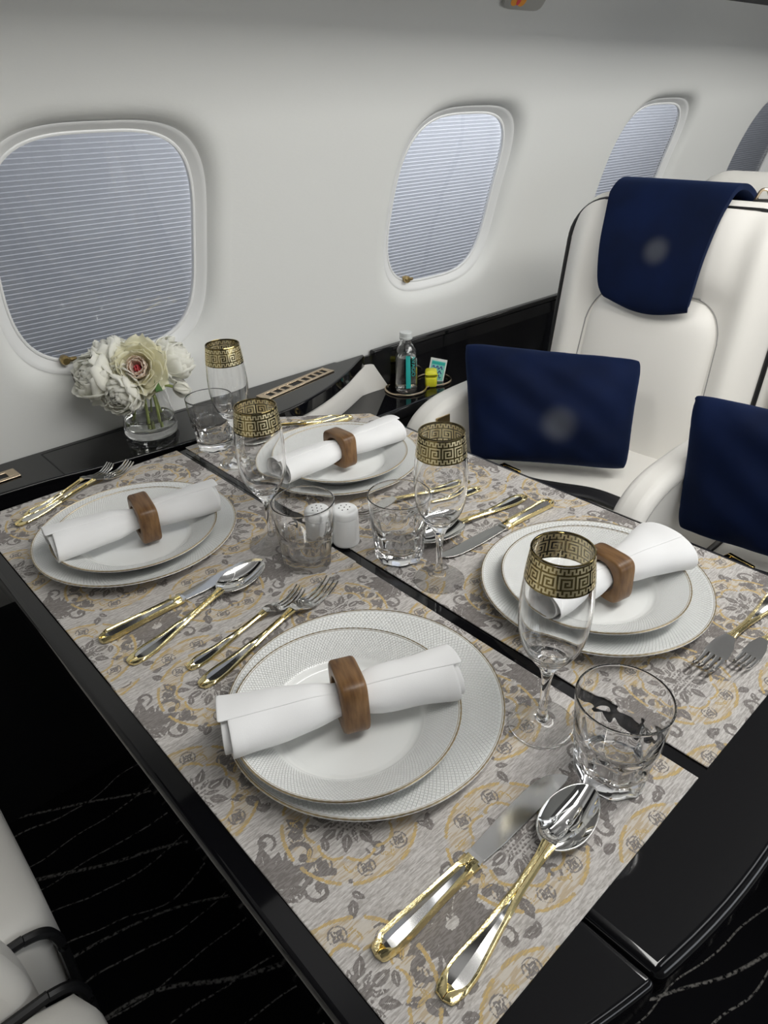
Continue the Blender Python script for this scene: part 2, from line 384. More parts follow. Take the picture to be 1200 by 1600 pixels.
# ------------------------------------------------------------------ floor and lower lining
V, F = box(-1.2, 4.2, -1.3, 1.30, -0.74, 0.0)
struct(mk('floor', [(x, y, z if z < -.1 else 0) for x, y, z in V], F, M['carpet'], smooth=False))
P = [[(x, 1.165, sh(z)) for x in (-1.2, 0.62)] for z in (-0.69, -0.035)]
struct(mk('baseboard_left', *join([box(-1.2, 0.60, 1.165, 1.18, sh(-0.22), sh(-0.030))]), M['sidegrey'], smooth=False))
struct(mk('trim_2', *box(-1.2, 0.60, 1.168, 1.18, 0.0, sh(-0.22)), M['blackmatte'], smooth=False))

# ------------------------------------------------------------------ black side ledge with a curved front
front = smooth_prof([(-1.2, 1.135), (-0.3, 1.133), (0.193, 1.127), (0.356, 1.106), (0.49, 1.091), (0.60, 1.083), (0.719, 1.083), (0.83, 1.113), (0.934, 1.161), (1.01, 1.207), (1.072, 1.243)], 6)
poly = [tuple(p) for p in front if p[1] < 1.232] + [(1.05, 1.2368), (0.97, 1.2368), (0.965, 1.2425), (-1.2, 1.2425)]
rt = root('side_ledge', 'glossy black side ledge under the windows, its front edge curving to a point', 'ledge', (0, 1.2, 0))
def loc(V, o): return [(x - o[0], y - o[1], z - o[2]) for x, y, z in V]
V, F = prism(poly, -0.030, 0.0); bevel(mk('ledge_top', loc(V, (0, 1.2, 0)), F, M['black'], rt, sharp=35), 0.011, 4)
sm = 0.0011
V, F = join([box(.293 - sm, .293 + sm, 1.118, 1.228, -.001, .0004), box(.293, .66, 1.228 - sm, 1.228 + sm, -.001, .0004)])
mk('lid_seam', loc(V, (0, 1.2, 0)), F, M['blackmatte'], rt, smooth=False)
# ivory padded panel below the curved end of the ledge
pts = [p for p in front if p[0] > 0.44]
rows = []
pth = np.array(pts); tang = np.gradient(pth, axis=0); nrm = np.stack([-tang[:, 1], tang[:, 0]], 1); nrm /= np.linalg.norm(nrm, axis=1)[:, None]
for z, off in ((-0.0995, .024), (-0.09, .019), (-0.06, .016), (-0.034, .013), (-0.027, .016), (-0.024, .03)):
    row = []
    for i, p in enumerate(pth):
        q = p + nrm[i] * off; qq = i / (len(pth) - 1); drop = max(0, (qq - .9) / .1) ** 2 * 0.004
        row.append((q[0] + (max(0, (-z - .03)) * .75 + .012) * qq ** 3, min(q[1], 1.2285), z - drop))
    rows.append(row)
V, F = grid(rows); mk('padded_side', loc(V, (0, 1.2, 0)), F, M['leather'], rt, sharp=0)
# lower shelf behind the seat arm, its upright back and lip
rs = root('side_shelf', 'glossy black lower shelf beside the window seat with the cup holder in it', 'shelf', (1.8, 1.17, -0.1))
def l2(V): return loc(V, (1.8, 1.17, -0.1))
bevel(mk('shelf_top', l2(box(0.60, 3.6, 1.103, 1.2365, -0.13, -0.10)[0]), box(0, 1, 0, 1, 0, 1)[1], M['black'], rs), 0.006, 3)
mk('shelf_front', l2(box(0.60, 3.6, 1.112, 1.13, -0.699, -0.131)[0]), box(0, 1, 0, 1, 0, 1)[1], M['blackmatte'], rs, smooth=False)
mk('back_panel', l2(box(1.03, 3.6, 1.2300, 1.2365, -0.0998, -0.006)[0]), box(0, 1, 0, 1, 0, 1)[1], M['black'], rs, smooth=False)
bevel(mk('top_rail', l2(box(1.075, 3.6, 1.224, 1.2430, -0.012, 0.003)[0]), box(0, 1, 0, 1, 0, 1)[1], M['black'], rs), 0.004, 3)
# gold vent strip on the ledge
def slotted(W, Hh, slots, t=0.003, rim=0.003):
    """flat bar W x Hh with rectangular openings [(x0,x1)]"""
    parts = []; y0, y1 = -Hh / 2, Hh / 2; s = Hh * 0.26
    parts.append(box(-W / 2, W / 2, y0, -s, 0, t)); parts.append(box(-W / 2, W / 2, s, y1, 0, t))
    e = [-W / 2] + [v for ab in slots for v in ab] + [W / 2]
    for i in range(0, len(e), 2): parts.append(box(e[i], e[i + 1], -s, s, 0, t))
    return join(parts)
vr = root('air_vent', 'slim champagne gold vent strip with eight slots let into the black ledge', 'vent', (0.818, 1.187, 0.0002), 0.185)
sl = [(-.088, -.073), (-.066, -.051), (-.044, -.029), (-.019, .012), (.020, .034), (.041, .055), (.062, .076), (.080, .092)]
bevel(mk('grille', *slotted(0.208, 0.036, sl), M['champagne'], vr), 0.001, 2)
mk('duct', *box(-.1, .1, -.013, .013, 0.0001, 0.0008), M['blackmatte'], vr, smooth=False)
sw = root('ledge_latch', 'small champagne metal latch plate with an oval finger hole on the black ledge', 'latch', (0.196, 1.182, 0.0002), 0.05)
bevel(mk('latch_plate', *slotted(0.085, 0.036, [(-.028, .026)]), M['champagne'], sw), 0.0012, 2)
mk('finger_recess', *box(-.03, .03, -.012, .012, .0001, .0008), M['blackmatte'], sw, smooth=False)

# ------------------------------------------------------------------ table
tb = root('folding_table', 'glossy black folding dining table with a bowed free edge', 'table', (0.472, 0.55, -0.70))
def tl(V): return loc(V, (0.472, 0.55, -0.70))
def near(x): return 0.046 + ((x - 0.45) / 0.36) ** 2 * 0.085
XL, XR, XS = 0.108, 0.832, 0.2955
def leaf(x0, x1, rl, rrr):
    xs = np.linspace(x0, x1, 26); p = []
    for x in xs: p.append((x, near(x)))
    p += [(x1, 1.072)] if x1 < .5 else [(x1, .925), (x1 - .02, .952), (.672, 1.066), (.645, 1.072)]
    p += [(x0, 1.072)]
    return p
V, F = prism(leaf(XL + .010, XS - .0009, 0, 0), -0.034, -0.0008); o = mk('table_leaf', tl(V), F, M['black'], tb); bevel(o, 0.009, 4)
V, F = prism(leaf(XS + .0009, XR, 0, 0), -0.034, -0.0008); o = mk('tabletop', tl(V), F, M['black'], tb); bevel(o, 0.009, 4)
bevel(mk('pedestal', tl(box(.40, .54, .35, .80, -.70, -.034)[0]), box(0, 1, 0, 1, 0, 1)[1], M['blackmatte'], tb), .01, 2)
hg = mk('hinge_strip', tl(box(.4775, .488, .62, 1.05, -.001, .0001)[0]), box(0, 1, 0, 1, 0, 1)[1], M['black'], tb, smooth=False)

# ------------------------------------------------------------------ sign plate high on the wall
a = A0 + 0.0
sp_ = root('placard', 'small metal placard with an orange and red mark near the top of the wall', 'sign', (1.291, 1.0, 0.69), 0.0)
nrm_a = math.asin((0.69 - ZC) / R0); tilt = PI / 2 - (PI / 2 - nrm_a)
sp_.rotation_euler = (-(PI / 2) + 0, 0, 0)
def sup(w, h, n=5, k=48): return [(rsup(t, w, h, n) * math.cos(t), rsup(t, w, h, n) * math.sin(t)) for t in np.linspace(0, 2 * PI, k, endpoint=False)]
sp_.location = (1.291, YC + (R0 - 0.006) * math.cos(nrm_a), ZC + (R0 - 0.006) * math.sin(nrm_a) + TZ)
sp_.rotation_euler = (PI / 2 + nrm_a, 0, 0)
bevel(mk('plate', *prism(sup(.059, .030, 6), -0.002, 0.004), M['silverplate'], sp_), .0012, 2)
for dx, mm in ((-.030, 'orange'), (-.010, 'orange')):
    mk('disc', *prism([(dx + .011 * math.cos(t), -.013 + .010 * math.sin(t)) for t in np.linspace(0, 2 * PI, 32, endpoint=False)], .0041, .0046 if dx < -.02 else .0048), M[mm], sp_, smooth=False)
mk('overlap_mark', *prism([(-.020 + .0052 * math.cos(t), -.013 + .008 * math.sin(t)) for t in np.linspace(0, 2 * PI, 32, endpoint=False)], .0041, .0052), M['red'], sp_, smooth=False)

# ------------------------------------------------------------------ light
def area(name, loc_, size, sy, power, col=(1, 1, 1), target=None, free=False, spread=None):
    l = bpy.data.lights.new(name, 'AREA'); l.shape = 'RECTANGLE'; l.size = size; l.size_y = sy; l.energy = power; l.color = col
    o = bpy.data.objects.new(name, l); C.objects.link(o); o.location = (loc_[0], loc_[1], loc_[2] + TZ)
    d = (Vector(target) - Vector(loc_))
    if free: o.rotation_euler = d.to_track_quat('-Z', 'Y').to_euler(); l.spread = spread; return o
    d.x = 0; d.normalize()            # long side stays along the cabin
    zx = Vector((1, 0, 0)); zz = -d; zy = zz.cross(zx); o.rotation_euler = Matrix((zx, zy, zz)).transposed().to_euler()
    return o
area('wall_wash_strip', (0.96, -0.06, 1.14), 1.9, 0.30, 25.0, (1.0, 0.99, 0.955), (1.15, 1.24, 0.15))
area('wall_wash_strip', (2.65, -0.06, 1.14), 1.3, 0.30, 16.0, (1.0, 0.99, 0.955), (1.15, 1.24, 0.15))
area('aisle_light_strip', (1.35, -0.55, 1.08), 1.8, 0.12, 2.0, (0.97, 0.985, 1.0), (1.3, 0.20, -0.2))
area('wall_fill_light', (1.45, -1.12, 0.22), 2.2, 0.34, 6.0, (0.90, 0.945, 1.0), (1.55, 1.2, 0.15))  # added fill from the aisle side, lifts the window wall; no opening there
area('window_daylight', (1.45, 1.75, 1.0), 1.6, 0.5, 31.0, (0.93, 0.96, 1.0), (1.75, 1.26, 0.30))
area('seat_fill_light', (0.70, 0.68, 0.728), 0.14, 0.14, 0.28, (1.0, 0.985, 0.95), (1.52, 0.76, 0.06), True, 1.2)  # added out of view to brighten the ivory seats
area('seat_fill_light', (0.70, 0.30, 1.10), 0.14, 0.14, 0.42, (1.0, 0.985, 0.95), (1.50, 0.50, 0.0), True, 1.0)  # second added fill for the seat backs
w = bpy.data.worlds.new('cabin'); bpy.context.scene.world = w; w.use_nodes = True
w.node_tree.nodes['Background'].inputs[0].default_value = (0.9, 0.93, 1.0, 1); w.node_tree.nodes['Background'].inputs[1].default_value = 0.12
# the rest of the cabin shell: ceiling and the opposite wall
CP = [(.705, .742), (.695, .80), (.68, 1.08), (.60, 1.15), (.5, 1.17), (.2, 1.175), (-.2, 1.175), (-.60, 1.17), (-.72, 1.155), (-.78, 1.10), (-.79, .90)]
P = [[(x, y, sh(z)) for x in np.linspace(-1.6, 4.4, 10)] for y, z in CP]
struct(mk('ceiling', *grid(P), M['ceilgrey'], sharp=0))
P = [[(x, YC + R0 * math.cos(a), ZC + R0 * math.sin(a) + TZ) for x in np.linspace(-1.6, 4.4, 10)] for a in np.linspace(PI - 0.862, PI + 0.56, 26)]
struct(mk('wall_right', *grid(P), M['wall'], sharp=0))
# ------------------------------------------------------------------ placemats
GX, GY = 331, 466
def mat_figure():
    xs = (np.arange(GX) - (GX - 1) / 2); ys = (np.arange(GY) - (GY - 1) / 2); X, Y = np.meshgrid(xs, ys)
    Gf = np.full(X.shape, -9.0); Of = np.full(X.shape, -9.0); Bl = np.full(X.shape, -9.0)
    def win(px, py, m):
        i0, i1 = np.searchsorted(ys, [py.min() - m, py.max() + m]); j0, j1 = np.searchsorted(xs, [px.min() - m, px.max() + m]); return slice(i0, i1), slice(j0, j1)
    def stroke(f, pts, w0, w1, cut=None):
        pts = smooth_prof(pts, 4); n = len(pts)
        s = win(pts[:, 0], pts[:, 1], max(w0, w1) + 5); x, y = X[s], Y[s]
        if x.size == 0: return
        best = np.full(x.shape, -9.0)
        for i in range(n - 1):
            p, q = pts[i], pts[i + 1]; d = q - p; L2 = d @ d + 1e-9
            t = np.clip(((x - p[0]) * d[0] + (y - p[1]) * d[1]) / L2, 0, 1)
            dist = np.hypot(x - p[0] - t * d[0], y - p[1] - t * d[1]); wd = w0 + (w1 - w0) * (i + t) / (n - 1)
            best = np.maximum(best, wd - dist)
        if cut: best = np.minimum(best, np.abs(best - cut) * 1.4 - .7 + .2)
        f[s] = np.maximum(f[s], best)
    def leaf(f, x0, y0, ang, ln, wd, hollow=False):
        c, s_ = math.cos(ang), math.sin(ang); px = np.array([x0, x0 + ln * c]); py = np.array([y0, y0 + ln * s_])
        s = win(px, py, wd + 4); x, y = X[s] - x0, Y[s] - y0
        if x.size == 0: return
        u = (x * c + y * s_) / ln; v = -x * s_ + y * c
        prof = np.where((u > 0) & (u < 1), wd * np.sin(PI * np.clip(u, 0, 1) ** 0.75), -np.minimum(np.abs(u), np.abs(u - 1)) * ln)
        d = prof - np.abs(v)
        if hollow: d = np.minimum(d, np.maximum(1.1 - d, -9) + .0)
        else: d = np.where((np.abs(v) < .55) & (u > .15) & (u < .7), -.4, d)
        f[s] = np.maximum(f[s], d)
    def disc(f, x0, y0, r, ring=None):
        px, py = np.array([x0]), np.array([y0]); s = win(px, py, r + 4); x, y = X[s], Y[s]
        if x.size == 0: return
        d = r - np.hypot(x - x0, y - y0)
        if ring: d = ring - np.abs(d)
        f[s] = np.maximum(f[s], d)
    def floret(x, y, r):
        for k in range(4): leaf(Gf, x, y, k * PI / 2 + .4, r, r * .42)
        disc(Gf, x, y, r * 1.15, .7)
    def scroll(f, x, y, ang, size, turn, w=2.0):
        p = []
        for k in range(12):
            t = k / 11; rr = size * (1 - .78 * t); a = ang + turn * t * 5.0
            p.append((x + rr * math.cos(a), y + rr * math.sin(a)))
        stroke(f, p, w * .5, w * 1.15)
        disc(f, p[-1][0], p[-1][1], w * 1.5)
    def arc(f, x, y, r, a0, a1, w, wob=0, nw=0):
        t = np.linspace(a0, a1, 24); rr = r + wob * np.abs(np.sin(t * nw / 2)); stroke(f, np.stack([x + rr * np.cos(t), y + rr * np.sin(t)], 1)[::2], w, w)
    def medallion(cx, cy):
        Bl_ = 54 - np.hypot((X - cx), (Y - cy) * .92); np.maximum(Bl, np.minimum(Bl_, np.hypot(X - cx, (Y - cy) * .92) - 34), out=Bl)
        for a0 in np.arange(8) * PI / 4 + .15: arc(Of, cx, cy, 56, a0, a0 + .62, 1.6)
        for a0 in np.arange(8) * PI / 4: arc(Of, cx, cy, 33, a0 + .05, a0 + PI / 4 - .05, 1.4, 5, 8)
        for k in range(8):
            a = k * PI / 4 + PI / 8; floret(cx + 45 * math.cos(a), cy + 45 * math.sin(a), 6)
            leaf(Of, cx + 40 * math.cos(a + .35), cy + 40 * math.sin(a + .35), a + 1.2, 12, 1.9); leaf(Of, cx + 50 * math.cos(a - .3), cy + 50 * math.sin(a - .3), a + 2.2, 11, 1.7)
            a = k * PI / 4; leaf(Gf, cx + 14 * math.cos(a), cy + 14 * math.sin(a), a, 17, 4.4); leaf(Gf, cx + 10 * math.cos(a + .39), cy + 10 * math.sin(a + .39), a + .39, 13, 2.2)
        for i in range(-4, 5):
            for j in range(-4, 5):
                if math.hypot(i, j) < 3.6: disc(Gf, cx + (i + .5 * (j % 2)) * 3.7, cy + j * 3.3, 1.15)
    def bouquet(cx, cy, s=1.0, fl=0):
        for k in range(9):
            a = fl + (k - 4) * .42 + PI / 2
            leaf(Gf, cx + 5 * s * math.cos(a), cy + 5 * s * math.sin(a), a, (24 + 5 * math.cos(k * 2.2)) * s, 6.2 * s)
            leaf(Gf, cx + 13 * s * math.cos(a + .2), cy + 13 * s * math.sin(a + .2), a + .55, 11 * s, 2.7 * s)
        for k in range(7):
            a = fl + (k - 3) * .5 - PI / 2; leaf(Gf, cx + 4 * s * math.cos(a), cy + 4 * s * math.sin(a), a, 17 * s, 3.2 * s)
        for sg in (-1, 1):
            c, n = math.cos(fl), math.sin(fl)
            def R(u, v): return (cx + (u * sg) * c - v * n, cy + (u * sg) * n + v * c)
            x, y = R(30 * s, 6 * s); scroll(Gf, x, y, fl + (PI if sg > 0 else 0), 12 * s, -sg, 2.2 * s)
            x, y = R(24 * s, -20 * s); scroll(Gf, x, y, fl + (2.2 if sg > 0 else .9), 9.5 * s, sg, 1.9 * s)
            stroke(Gf, [R(5 * s, -6 * s), R(14 * s, -13 * s), R(26 * s, -10 * s), R(38 * s, -17 * s)], 1.0 * s, 2.6 * s)
            for q in range(6):
                x, y = R((16 + 5.5 * q) * s, (-9 - 6 * math.sin(q * .9)) * s); leaf(Gf, x, y, fl + (PI / 2 if q % 2 else -PI / 2) - sg * .5, 10 * s, 2.9 * s)
            x, y = R(42 * s, 20 * s); leaf(Gf, x, y, fl + PI / 2 + sg * .3, 15 * s, 4.2 * s); leaf(Gf, x, y, fl - sg * .6 + (0 if sg > 0 else PI), 12 * s, 3 * s)
            x, y = R(17 * s, 30 * s); scroll(Gf, x, y, fl - PI / 2, 8 * s, sg, 1.8 * s)
    # staggered lattice, mirrored about the long axis
    for j, cy in enumerate(np.arange(-270, 280, 108)):
        for cx in np.arange(-255, 260, 170) + (85 if j % 2 else 0): medallion(cx, cy)
        for cx in np.arange(-340, 345, 170) + (85 if j % 2 else 0): bouquet(cx, cy - 6, 1.22, PI if j % 2 else 0)
    for j, cy in enumerate(np.arange(-270, 280, 54)):
        for i, cx in enumerate(np.arange(-212, 220, 42.5)):
            if (i + j) % 2: leaf(Gf, cx, cy, (i * 1.7 + j * 2.3) % 6.28, 15, 4.2); leaf(Gf, cx + 3, cy + 5, (i * 1.7 + j * 2.3) % 6.28 + 1.1, 12, 3.2); disc(Gf, cx + 8, cy + 12, 2.2)
            else: scroll(Gf, cx, cy + 20, i * .9, 8.5, 1 if i % 2 else -1, 2.0)
    e = lambda f: np.clip(f / 6 + .5, 0, 1)
    return e(Gf), e(Of), np.clip(Bl / 4, 0, 1) * .85
gf, of_, bl = mat_figure()
xs = (np.arange(GX) - (GX - 1) / 2) * .001; ys = (np.arange(GY) - (GY - 1) / 2) * .001
XX, YY = np.meshgrid(xs, ys); ZZ = np.full(XX.shape, 0.0012)
me = bpy.data.meshes.new('placemat'); nv = GX * GY
idx = np.arange(nv).reshape(GY, GX); q = np.stack([idx[:-1, :-1], idx[:-1, 1:], idx[1:, 1:], idx[1:, :-1]], -1).reshape(-1, 4)
bd = np.concatenate([idx[0, :-1], idx[:-1, -1], idx[-1, :0:-1], idx[:0:-1, 0]]); nb = len(bd)
V = np.concatenate([np.stack([XX, YY, ZZ], -1).reshape(-1, 3), np.stack([XX.reshape(-1)[bd], YY.reshape(-1)[bd], np.zeros(nb)], -1)])
k = np.arange(nb); side = np.stack([bd, nv + k, nv + (k + 1) % nb, np.roll(bd, -1)], -1)
Q = np.concatenate([q, side]); me.vertices.add(len(V)); me.vertices.foreach_set('co', V.reshape(-1).astype(np.float32))
me.loops.add(Q.size); me.loops.foreach_set('vertex_index', Q.reshape(-1).astype(np.int32)); me.polygons.add(len(Q))
me.polygons.foreach_set('loop_start', np.arange(0, Q.size, 4, dtype=np.int32)); me.update(calc_edges=True); me.validate()
at = me.attributes.new('figure', 'FLOAT_COLOR', 'POINT'); col = np.zeros((len(V), 4), np.float32); col[:, 3] = 1
col[:nv, 0] = gf.reshape(-1); col[:nv, 1] = of_.reshape(-1); col[:nv, 2] = bl.reshape(-1); col[nv:, :3] = col[bd, :3]
at.data.foreach_set('color', col.reshape(-1)); me.materials.append(M['mat'])
MATS = [('grey and gold damask placemat under the near white plate with four forks and spoons around it', .3055, .3575, 0.0, 0, 1.015),
        ('grey and gold damask placemat by the flower vase, its plate nearest the window', .3045, .8245, 0.0013, 0, 1.03),
        ('grey and gold damask placemat at the far corner of the table toward the bottle', .652, .825, 0.0, PI, 1.045),
        ('grey and gold damask placemat at the bowed table edge toward the blue cushions', .652, .3535, 0.0002, PI, 1.0)]
MATS[0] = ('grey and gold damask placemat under the plate nearest the viewer',) + MATS[0][1:]
for i, (lb, x, y, z, rz, sy) in enumerate(MATS):
    o = bpy.data.objects.new('placemat', me); C.objects.link(o); o.location = (x, y, TZ + z); o.rotation_euler = (0, 0, rz + (0.006 if i == 1 else 0)); o.scale = (1, sy, 1)
    tag(o, lb, 'placemat', 'damask placemats on the table')
    if i == 2:                                  # this one hangs over the cut corner of the table
        o.data = me.copy(); cv = np.empty(len(V) * 3, np.float32); o.data.vertices.foreach_get('co', cv); cv = cv.reshape(-1, 3)
        wx = x - cv[:, 0]; wy = y - cv[:, 1] * sy; nx_, ny_ = .646, .763; dd = (wx - .818) * nx_ + (wy - .948) * ny_; dd = np.maximum(dd, 0)
        cv[:, 0] += dd * nx_ * .62; cv[:, 1] += dd * ny_ * .62 / sy; cv[:, 2] -= dd * .9
        o.data.vertices.foreach_set('co', cv.reshape(-1)); o.data.update()

# ------------------------------------------------------------------ plates
ZM = 0.0014
def plate(name, R_, H_, foot, well, mat):
    w = well; pr = [(0, .0045), (foot * .96, .0045), (foot, 0.0), (foot * 1.05, .0006), (w * 1.06, .005 + .1 * (H_ - .018)), (w * 1.22, H_ * .50), (R_ * .985, H_ - .0022), (R_, H_ - .0006),
                    (R_ - .0002, H_), (R_ - .0012, H_ + .0002), (R_ * .9, H_ * .84), (w * 1.16, H_ * .60), (w * 1.06, H_ * .46), (w, .0085), (w * .93, .0066), (w * .8, .0060), (0, .0060)]
    return pr
def make_plate(R_, H_, foot, well, mat, label, x, y, z, group, name):
    p = root(name, label, 'plate', (x, y, z), rng.uniform(0, 6), group)
    V, F = lathe(smooth_prof(plate(name, R_, H_, foot, well, mat), 3), 144)
    mk('body', [(a, b, max(c, 0)) for a, b, c in V], F, M[mat], p, weld=1e-6, sharp=60)
    a = np.linspace(0, 2 * PI, 216, endpoint=False); rr = R_ - .0006
    mk('gold_rim', *tube(np.stack([rr * np.cos(a), rr * np.sin(a), np.full(216, H_ - .0002)], 1), .0008 + .00025 * (np.arange(216) % 2), 6, closed=True), M['platerim'], p)
    mk('gold_band', *lathe([(R_ - .0027, H_ * .977 + .0003), (R_ - .0021, H_ * .983 + .0003)], 144), M['platerim'], p)
    return p
PL = [(.3086, .3815, .2825, .3775, 'plate nearest the viewer'), (.2892, .8357, .2829, .8200, 'plate in front of the flower vase'), (.6307, .8179, .6265, .8030, 'plate at the far side behind the salt shakers'), (.6328, .3352, .6236, .3318, 'plate next to the blue cushion')]
NAMES = ['nearest the viewer, its napkin ring closest', 'in front of the peony vase', 'at the far corner below the black shelf', 'at the table edge beside the ivory seats']
for i, (x, y, x2, y2, _) in enumerate(PL):
    make_plate(.1345, .0215, .085, .088, 'porcelain_big', 'large white charger plate with fine gold rim, ' + NAMES[i], x, y, ZM + (.0013 if i == 1 else 0), 'white charger plates', 'charger_plate')
    make_plate(.1075, .0275, .064, .070, 'porcelain_small', 'smaller white gold-rimmed plate under the rolled napkin, ' + NAMES[i], x2, y2, ZM + .0078 + (.0013 if i == 1 else 0), 'white dinner plates on the chargers', 'dinner_plate')

# ------------------------------------------------------------------ rolled napkins and wooden rings
def napkin_mesh(L_, seed, flare=(1.0, 1.0)):
    r = np.random.default_rng(seed); nl, na = 46, 92; turns = 2.35; P = []
    ph = r.uniform(0, 6, 8)
    for i in range(nl):
        u = i / (nl - 1); x = (u - .5) * L_
        d = abs(x) / (L_ / 2); fl = flare[0] if x < 0 else flare[1]
        pin = 1 - .30 * math.exp(-(x / .021) ** 2)
        ry = (.0215 + .0105 * fl * d ** 1.5) * pin; rz = (.0195 + .0015 * fl * d ** 1.5) * pin
        row = []
        for j in range(na):
            t = j / (na - 1); a = t * turns * 2 * PI - .25; s = .45 + .52 * (t / .5) ** .6 if t < .5 else .97 + .03 * (t - .5) / .5
            wob = 1 + .025 * math.sin(3 * a + ph[0] + 9 * u) * d + .02 * math.sin(2 * a + ph[1] - 14 * u) + .022 * math.sin(7 * a + ph[2] + 4 * u) * math.exp(-(x / .035) ** 2) + .016 * math.sin(26 * u + ph[4] + 2 * a)
            yy = ry * s * wob * math.cos(a); zz = rz * s * wob * math.sin(a)
            xx = x + (.004 * math.sin(a * .5 + ph[3]) + .003 * t) * (1 if u > .5 else -1) * (d > .9)
            if zz < -rz * .72: zz = -rz * .72 + (zz + rz * .72) * .3
            row.append((xx, yy, zz))
        P.append(row)
    return grid(P)
def ring_mesh(w=.0245, o=.0285, hole=.0192, cor=.0095):
    n = 72; rows = []; 
    def outer(t, k=1.0): 
        rr = rsup(t, o * k, o * k * .96, 5.2); return rr * math.cos(t), rr * math.sin(t)
    T = np.linspace(0, 2 * PI, n, endpoint=False); hw = w / 2; b = .003
    prof = [(-hw + .001, 'i', 1.0), (-hw, 'i', 1.05), (-hw, 'o', .93), (-hw + b * .35, 'o', .975), (-hw + b, 'o', 1.0), (hw - b, 'o', 1.0), (hw - b * .35, 'o', .975), (hw, 'o', .93), (hw, 'i', 1.05), (hw - .001, 'i', 1.0)]
    for x, kd, k in prof:
        rows.append([(x, *(outer(t, k) if kd == 'o' else (hole * k * math.cos(t), hole * k * math.sin(t)))) for t in T])
    V, F = grid(rows, closed_u=True, closed_v=True); return V, F
NP = [(.2755, .3725, -25.0, .212, 11, (1.15, .9), 'nearest the viewer', .283, .373, -.16), (.284, .811, -9.5, .212, 12, (1.2, .8), 'in front of the peony vase', .293, .8075, .12),
      (.612, .785, -1.8, .222, 13, (.6, 1.0), 'at the far corner of the table', .614, .788, -.04), (.6185, .3125, -11.5, .200, 14, (.8, 2.3), 'beside the ivory seats', .618, .3125, -.05)]
for i, (x, y, ang, L_, sd, fl, wh, rx, ry, rl) in enumerate(NP):
    z = ZM + .0072 + .0275 + .0155
    a = math.radians(ang)
    o = mk('napkin', *napkin_mesh(L_, sd, fl), M['linen'], None, (x, y, z + TZ), (0, 0, a), sharp=0); solid(o, .0011, 0); subsurf(o, 1)
    tag(o, 'white linen napkin rolled through a wooden ring, ' + wh, 'napkin', 'rolled white napkins')
    o = mk('napkin_ring', *ring_mesh(), M['wood'], None, (rx, ry, z + TZ - .0005), (rl, 0, a), sharp=40)
    tag(o, 'square brown wooden napkin ring around the roll ' + wh, 'napkin ring', 'wooden napkin rings')

# ------------------------------------------------------------------ stemware
KEYS = []
def key_bitmap():
    big = ['########.', '#......#.', '#.####.#.', '#.#..#.#.', '#.#.##.#.', '#.#....#.', '#.######.']
    sm_ = ['###.', '#.#.', '#.##']
    W_ = 108; rows = ['.' * W_]
    rows += [(s * 27) for s in sm_]; rows += ['.' * W_]; rows += [s * 12 for s in big]; rows[-1] = '#.########'[:9].replace('.', '.') * 0 + ('#.######.' * 12)
    rows += ['.' * W_]; rows += [s * 27 for s in sm_[::-1]]; rows += ['.' * W_]
    return rows
FL_OUT = [(0, 0), (.0300, 0), (.0312, .0008), (.0303, .0022), (.022, .0042), (.010, .0075), (.0056, .0125), (.0043, .022), (.0040, .036), (.0043, .052), (.0056, .064), (.0088, .0735), (.0150, .0825), (.0225, .094),
          (.0278, .1060), (.0306, .122), (.0315, .138), (.0308, .158), (.0288, .179), (.0270, .194), (.0259, .2018)]
FL_IN = [(.0253, .2025), (.0248, .2018), (.0257, .194), (.0276, .179), (.0296, .158), (.0303, .138), (.0294, .122), (.0265, .1068), (.0212, .0955), (.013, .087), (.006, .0845), (0, .084)]
def rad_at(z, prof):
    for (r0, z0), (r1, z1) in zip(prof[:-1], prof[1:]):
        if z0 <= z <= z1: return r0 + (r1 - r0) * (z - z0) / (z1 - z0)
    return prof[-1][0]
SP = smooth_prof(FL_OUT, 3)
def make_flute():
    p = root('champagne_flute', 'x', 'glass')
    prof = np.concatenate([SP, smooth_prof(FL_IN, 3)])
    V, F = lathe(prof, 72); mk('bowl_and_stem', V, F, M['glass'], p, weld=1e-6, sharp=60)
    bm_ = key_bitmap(); nr = len(bm_); W_ = 108; zt, zb = .2012, .1735; P = []; spl = [tuple(v) for v in SP if v[1] > .1]
    for i in range(nr + 1):
        z = zt + (zb - zt) * i / nr; r = rad_at(z, spl) + .00025; a = np.linspace(0, 2 * PI, W_, endpoint=False)
        P.append(np.stack([r * np.cos(a), r * np.sin(a), np.full(W_, z)], 1))
    V, F = grid(P, closed_u=True); mi = [1 if bm_[i][(j) % W_] == '#' else 0 for i in range(nr) for j in range(W_)]
    mk('gold_key_band', V, F, [M['goldmirror'], M['goldfrost']], p, mi=mi, sharp=0)
    a = np.linspace(0, 2 * PI, 72, endpoint=False)
    mk('gold_lip', *tube(np.stack([.0257 * np.cos(a), .0257 * np.sin(a), np.full(72, .2020)], 1), .00085, 6, closed=True), M['goldmirror'], p)
    return p
FLP = [(.4215, .2544, 'nearest the viewer by the large tumbler'), (.5218, .4851, 'between the black strip and the far knife'), (.4171, .6992, 'on the near half by the two shakers'), (.5232, .9504, 'behind the others, by the peony vase')]
fl0 = make_flute()
for i, (x, y, wh) in enumerate(FLP):
    f = fl0 if i == 0 else copy_tree(fl0)
    f.location = (x, y, TZ + ZM); f.rotation_euler = (0, 0, i * 1.3)
    tag(f, 'gold banded champagne flute ' + wh, 'glass', 'gold banded champagne flutes')
